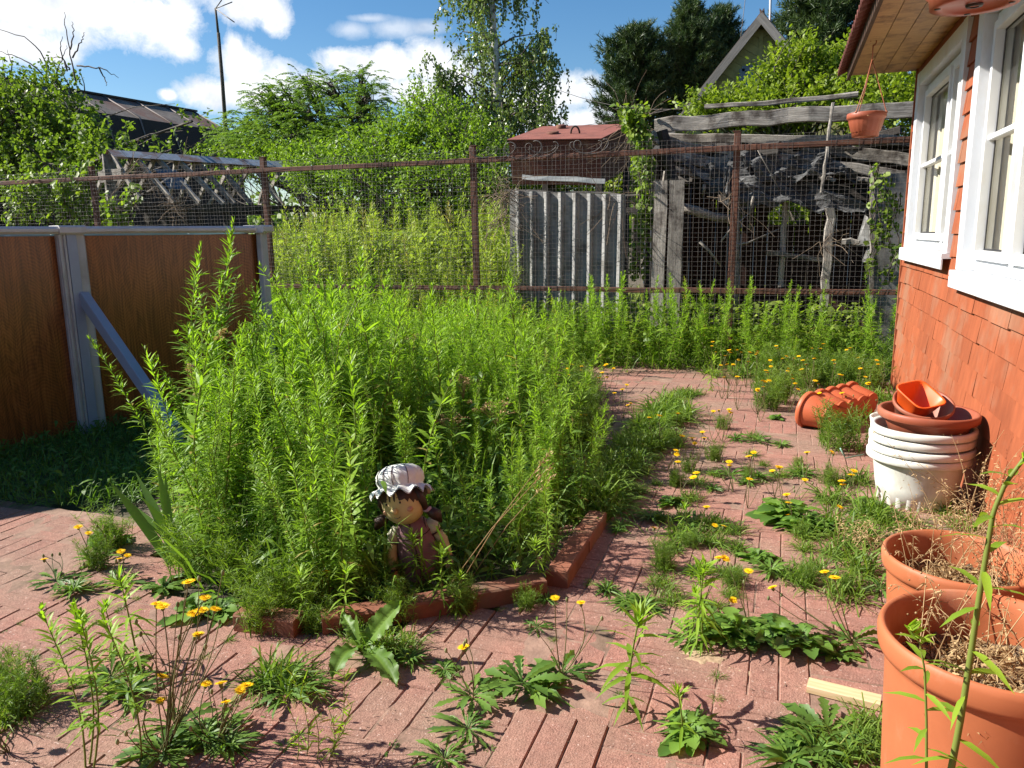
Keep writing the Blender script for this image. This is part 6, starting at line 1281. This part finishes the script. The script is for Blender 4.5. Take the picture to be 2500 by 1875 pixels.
# ---- distinct plants: dock leaves, iris, stalk by the pot, seed stems
def single(name, label, g, mats, cat='weed', base=(0,0,0)): return obj(name, g, mats, None, label, cat)
b = gz(880,1590,.03); g = G()
def leafto(tip, w, side=(0,0,1.), dr=.0, tint=.6, prof='docktooth'):
    d = tip-b; L = np.linalg.norm(d); g.leaves([b], nrm(d+np.array([0,0,dr*L])), np.array([side],float), L*1.0, w, dr, prof, .12, tint)
def bigleaf(tip, w, nv, arch, tint, ph):
    tip = np.asarray(tip, float); d = tip-b; L = np.linalg.norm(d); D_ = d/L; nv = nrm(np.asarray(nv, float)); sd = nrm(np.cross(D_, nv)); up = np.cross(sd, D_); rows = []
    for i, t in enumerate(np.linspace(0,1,34)):
        wd = w*(.07 if t < .12 else np.interp(t,[.12,.3,.55,.8,.93,1],[.12,.7,1.,.78,.4,.03]))*(1+(.13 if i % 2 else -.05)*(t > .15)*(t < .97)); row = []
        for q in np.linspace(-1,1,9):
            vein = .0022*abs(sin((t-.25*abs(q))*42))*(abs(q) > .05); row.append(b+D_*L*t+up*(arch*L*sin(pi*t)+w*.16*abs(q)**1.2-.0025*(abs(q) < .1)+vein+.006*abs(q)**3*sin(t*31+ph+(2 if q > 0 else 0)))+sd*wd/2*q)
        rows.append(row)
    R_ = np.array(rows); g.grid(R_, tint=np.repeat(np.clip(tint+.35*np.exp(-(np.linspace(-1,1,9)/.10)**2),0,.88)[None], 34, 0).ravel())
bigleaf(aY(985,1465,b[1]+.02), .07, (-.1,-.8,.5), .04, .5, 0); bigleaf(gz(835,1500,.10), .04, (0,-.3,1), .18, .4, 1); bigleaf(gz(970,1680,.032), .075, (0,0,1), .14, .3, 2); bigleaf(gz(810,1660,.032), .07, (0,-.25,1), .24, .3, 4); leafto(aY(870,1500,b[1]), .03, (-.5,-.8,.3), .0, .5)
single('dock_plant', 'dock with large toothed leaves splayed on the paving in front of the edging', g, MT['leaf_rosette'])
b = gz(450,1370,.03); g = G()
for (px, py, w) in ((278,1140,.05),(310,1190,.045),(330,1120,.05),(395,1090,.045),(355,1230,.04),(430,1110,.04),(300,1215,.035)):
    d = aY(px,py,b[1]+rng.normal(0,.05))-b; L = np.linalg.norm(d); g.leaves([b+rng.normal(0,.02,3)*[1,1,0]], nrm(d+[0,0,.12*L]), [[.2,-1,.3]], L, w, .12, 'lance3', .06, rng.uniform(.3,.7))
single('iris_fan', 'fan of long sword-shaped iris leaves at the left front of the bed', g, MT['leaf_broad'], 'plant')
def potstalk(label, Y, pts, r, nl, ll, lw):
    P_ = np.array([aY(*p, Y) for p in pts]); t = thing('weed_stalk', label, 'weed', (P_[0][0],P_[0][1],0)); g = G(); n = 24; u = np.linspace(0,len(P_)-1,n); Q_ = np.stack([np.interp(u, np.arange(len(P_)), P_[:,i]) for i in range(3)],1); Q_ = np.concatenate([[Q_[0]*[1,1,0]], Q_]); g.tube(Q_, np.concatenate([[r],np.linspace(r,r*.45,n)]), 9, tint=.8); obj('stem', g, MT['stem_weed'], t)
    g = G(); f = np.linspace(.04,.86,nl)*(n-1); i = f.astype(int); c = Q_[1:][i]; az = np.arange(nl)*2.399+1; e = np.interp(f/(n-1),[0,.5,1],[.0,.35,.7])+rng.normal(0,.18,nl); L_ = ll*np.interp(f/(n-1),[0,.4,.9],[1.,1.,.55])*rng.uniform(.75,1.15,nl); g.leaves(c, np.stack([np.cos(az)*np.cos(e),np.sin(az)*np.cos(e),np.sin(e)],1), nrm(np.array([0,0,1.])+rng.normal(0,.2,(nl,3))), L_, lw, .35, 'lance3', .10, rng.uniform(.2,.9,nl))
    for k in range(4): g.leaves(np.repeat([Q_[-1-k]],5,0), nrm(rng.normal(0,.5,(5,3))+np.array([.5,0,.6])), rdir(5), ll*.4, lw*.5, .1, 'lance3', 0., rng.uniform(.4,.9,5))
    obj('foliage', g, MT['leaf_weed'], t)
potstalk('thick tall weed stalk in front of the nearest pot', 1.36, [(2318,1900),(2345,1760),(2370,1600),(2392,1450),(2412,1330),(2425,1250),(2455,1180),(2500,1120),(2530,1100)], .0058, 24, .085, .015); potstalk('thinner weed stalk left of the thick one by the nearest pot', 1.36, [(2262,1900),(2262,1760),(2258,1640),(2246,1570),(2215,1530)], .0026, 16, .07, .011)
# rusty dry seed stems by the wall and pots
def drystems(label, spots, H_=.45):
    g = G()
    for (x, y, n) in spots:
        for k in range(n):
            b = np.array([x,y,.02])+rng.normal(0,.06,3)*[1,1,0]; l = rng.normal(0,.35,2); h = H_*rng.uniform(.6,1.15); s = np.linspace(0,1,7)[:,None]; P_ = b+np.concatenate([l*h*s**1.6, h*s-(.15*h)*s**3],1); g.tube(P_, np.linspace(.0017,.0006,7), 4, tint=rng.random(), cap=False)
            m = 26; f = rng.uniform(.45,1.,m)*5.99; i = f.astype(int); c = P_[i]*(1-(f-i))[:,None]+P_[i+1]*(f-i)[:,None]; g.leaves(c+rng.normal(0,.012,(m,3)), rdir(m,-.5,.8), rdir(m), rng.uniform(.008,.02,m), .004, .3, 'oval', tint=rng.random(m))
    obj('dry_seed_stems', g, MT['dry'], None, label, 'dry weed')
drystems('rust coloured dry seed stems against the lower house wall', [(.80,3.05,16),(.84,2.85,14),(.78,3.3,10),(.83,2.6,8),(.82,3.5,6)], .5); drystems('dry seed stems arching in front of the white buckets', [(.52,3.25,9),(.62,3.15,7)], .34); drystems('straw coloured dry tufts at the left foot of the buckets', [(.35,3.2,14)], .16)
# dried flower heads in the bed
for (px, py, Y, lab) in ((965,835,4.6,'tan dried flower cluster in the middle of the bed'),(1010,825,4.7,'brighter dried flower cluster beside the tan one in the bed'),(1210,990,3.5,'dried flower cluster at the right of the bed'),(1105,1020,3.4,'dry flower cluster above and right of the statue'),(1130,930,3.9,'dry flower cluster in the bed centre right')):
    c = aY(px,py,Y); t = thing('dried_flower', lab, 'dry flower', (c[0],c[1],0)); g = G(); 
    for k in range(14):
        e = c+np.append(rng.normal(0,.05,2), rng.normal(0,.012)); g.tube([c-[0,0,.10], (c+e)/2-[0,0,.03], e], .0012, 4, cap=False); g.leaves(e+rng.normal(0,.010,(14,3))*[1,1,.4], rdir(14,-.2,.8), rdir(14), .012, .007, .1, 'oval', tint=rng.random(14))
    obj('head', g, MT['dry'], t); g = G(); g.tube([[c[0],c[1],.02], c-[0,0,.10]], .0028, 5); obj('stem', g, MT['stem_weed'], t)
t = thing('seed_stalk', 'dead brown seed stalk with papery pods at the left of the bed', 'dry weed', gz(500,1200)); Yb = t.location[1]; g = G(); g.tube([np.array(t.location), aY(490,1050,Yb), aY(478,960,Yb), aY(470,890,Yb)], .004, 6); obj('stem', g, MT['twig'], t); g = G()
for (px, py) in ((470,897),(474,915),(480,945),(484,958),(496,985),(540,815)): c = aY(px,py,Yb); g.leaves(c+rng.normal(0,.010,(16,3)), rdir(16), rdir(16), .03, .022, .1, 'oval', .2, rng.uniform(.4,1,16))
obj('seed_pods', g, MT['dry'], t)
# grass stalks with pale ears leaning out of the bed
g = G()
for (bp, tp) in (((1060,1480),(1350,1130)),((1090,1480),(1345,1100)),((1130,1440),(1350,1160))):
    b_ = gz(*bp); e = aY(*tp, b_[1]+.15); g.tube([b_, b_*.5+e*.5+[0,0,.03], e], [.0022,.0016,.001], 5, tint=.5); k = 26; g.leaves(e+(b_-e)*.16*rng.random((k,1))+rng.normal(0,.006,(k,3)), nrm((e-b_)+rng.normal(0,.25,(k,3))), rdir(k), .016, .004, 0, 'oval', tint=rng.uniform(.5,1,k))
single('ripe_grass', 'straw coloured ripe grass stems leaning right out of the bed', g, MT['dry'], 'grass')
# thin wiry wild stems at the front left
g = G()
for (bx, by, tx, ty) in ((745,1870,720,1640),(770,1880,745,1660),(800,1870,800,1700),(790,1880,850,1640),(720,1880,700,1700),(760,1880,870,1720)):
    b_ = gz(bx,by); e = aY(tx,ty,b_[1]); s = np.linspace(0,1,6)[:,None]; P_ = b_+(e-b_)*s+np.concatenate([.015*np.sin(s*4),.01*np.sin(s*3),0*s],1); g.tube(P_, np.linspace(.0016,.0007,6), 4, mi=1, cap=False); k = 26; f = rng.uniform(.15,1,k)*4.99; i = f.astype(int); c = P_[i]*(1-(f-i))[:,None]+P_[i+1]*(f-i)[:,None]; az = rng.uniform(0,6.28,k); el_ = rng.uniform(.2,1.1,k); g.leaves(c, np.stack([np.cos(az)*np.cos(el_),np.sin(az)*np.cos(el_),np.sin(el_)],1), rdir(k,.2,1), rng.uniform(.02,.045,k), .004, .2, 'lance3', tint=rng.random(k))
single('wiry_weed', 'clump of thin wiry weed stems at the bottom edge left of centre', g, [MT['leaf_weed'], MT['stem_weed']])
g = G()
for (bx, by, tx, ty) in ((215,1890,190,1480),(225,1900,205,1500),(345,1890,260,1500),(210,1900,110,1490)):
    b_ = gz(bx,by); e = aY(tx,ty,b_[1]); s = np.linspace(0,1,8)[:,None]; P_ = b_+(e-b_)*s+np.concatenate([.02*np.sin(s*4),.01*np.sin(s*3),0*s],1); g.tube(P_, np.linspace(.003,.001,8), 5, mi=1, cap=False); k = 60; f = (1-.75*rng.random(k)**1.6)*6.99; i = f.astype(int); c = P_[i]*(1-(f-i))[:,None]+P_[i+1]*(f-i)[:,None]; az = np.arange(k)*2.399; el_ = np.interp(f,[0,5,7],[.1,.5,1.1]); g.leaves(c, np.stack([np.cos(az)*np.cos(el_),np.sin(az)*np.cos(el_),np.sin(el_)],1), nrm(np.array([0,0,1.])+rng.normal(0,.2,(k,3))), .065*np.interp(f,[0,6,7],[1,.9,.4]), .008, .3, 'lance3', .08, np.clip(f/8+rng.normal(0,.1,k),0,.9))
single('leafy_stems', 'slender leafy weed stems rising from the bottom left edge', g, [MT['leaf_weed'], MT['stem_weed']])
# sand spilled in the joints
MT['sand'] = surf('spilled_sand', (.30,.21,.13), (.48,.35,.22), 60, (1,1,1), .95, .5, .004)
def heap(c, rx, ry, hgt, seed):
    g = G(); n, m = 14, 40; th = np.linspace(0,2*pi,m); P_ = []
    for r in np.linspace(0,1,n): P_.append([(c[0]+r*rx*cos(a)*(1+.25*sin(3*a+seed)+.15*sin(7*a)), c[1]+r*ry*sin(a)*(1+.25*sin(3*a+seed)+.15*sin(7*a)), .022+hgt*(1-r*r)-.006*r**6+.0012*rng.normal()) for a in th[:-1]])
    P_ = np.array(P_); P_ = np.concatenate([P_, P_[:, :1]], 1); g.grid(P_); return g
obj('sand_patch', heap(gz(1715,1625), .10, .055, .010, 1.), MT['sand'], kind='structure'); obj('sand_patch', heap(gz(1790,1655), .07, .03, .006, 2.), MT['sand'], kind='structure')

# dry litter on the paving: bits of stalk, seed and crumbled leaf
g = G(); n = 5200; x = rng.uniform(-2.6,.85,n*2); y = rng.uniform(1.1,6.8,n*2); keep = np.array([not inpoly(a,b,BED) and not (a < -2.4 and b > 2.6) for a,b in zip(x,y)]); x, y = x[keep][:n], y[keep][:n]; n = len(x)
clump = np.sin(x*5.1+1)*np.sin(y*4.3)+.6*np.sin(x*11+y*7); k2 = rng.random(n) < np.clip(.35+.4*clump, .06, 1); x, y = x[k2], y[k2]; n = len(x)
D_ = nrm(np.stack([rng.normal(0,1,n), rng.normal(0,1,n), rng.normal(0,.08,n)],1)); g.leaves(np.stack([x,y,np.full(n,.0325)],1), D_, nrm(np.array([0,0,1.])+rng.normal(0,.2,(n,3))), rng.uniform(.004,.02,n), rng.uniform(.0012,.004,n), .02, 'lance', tint=rng.random(n))
obj('dry_litter', g, MT['dead'], kind='stuff')
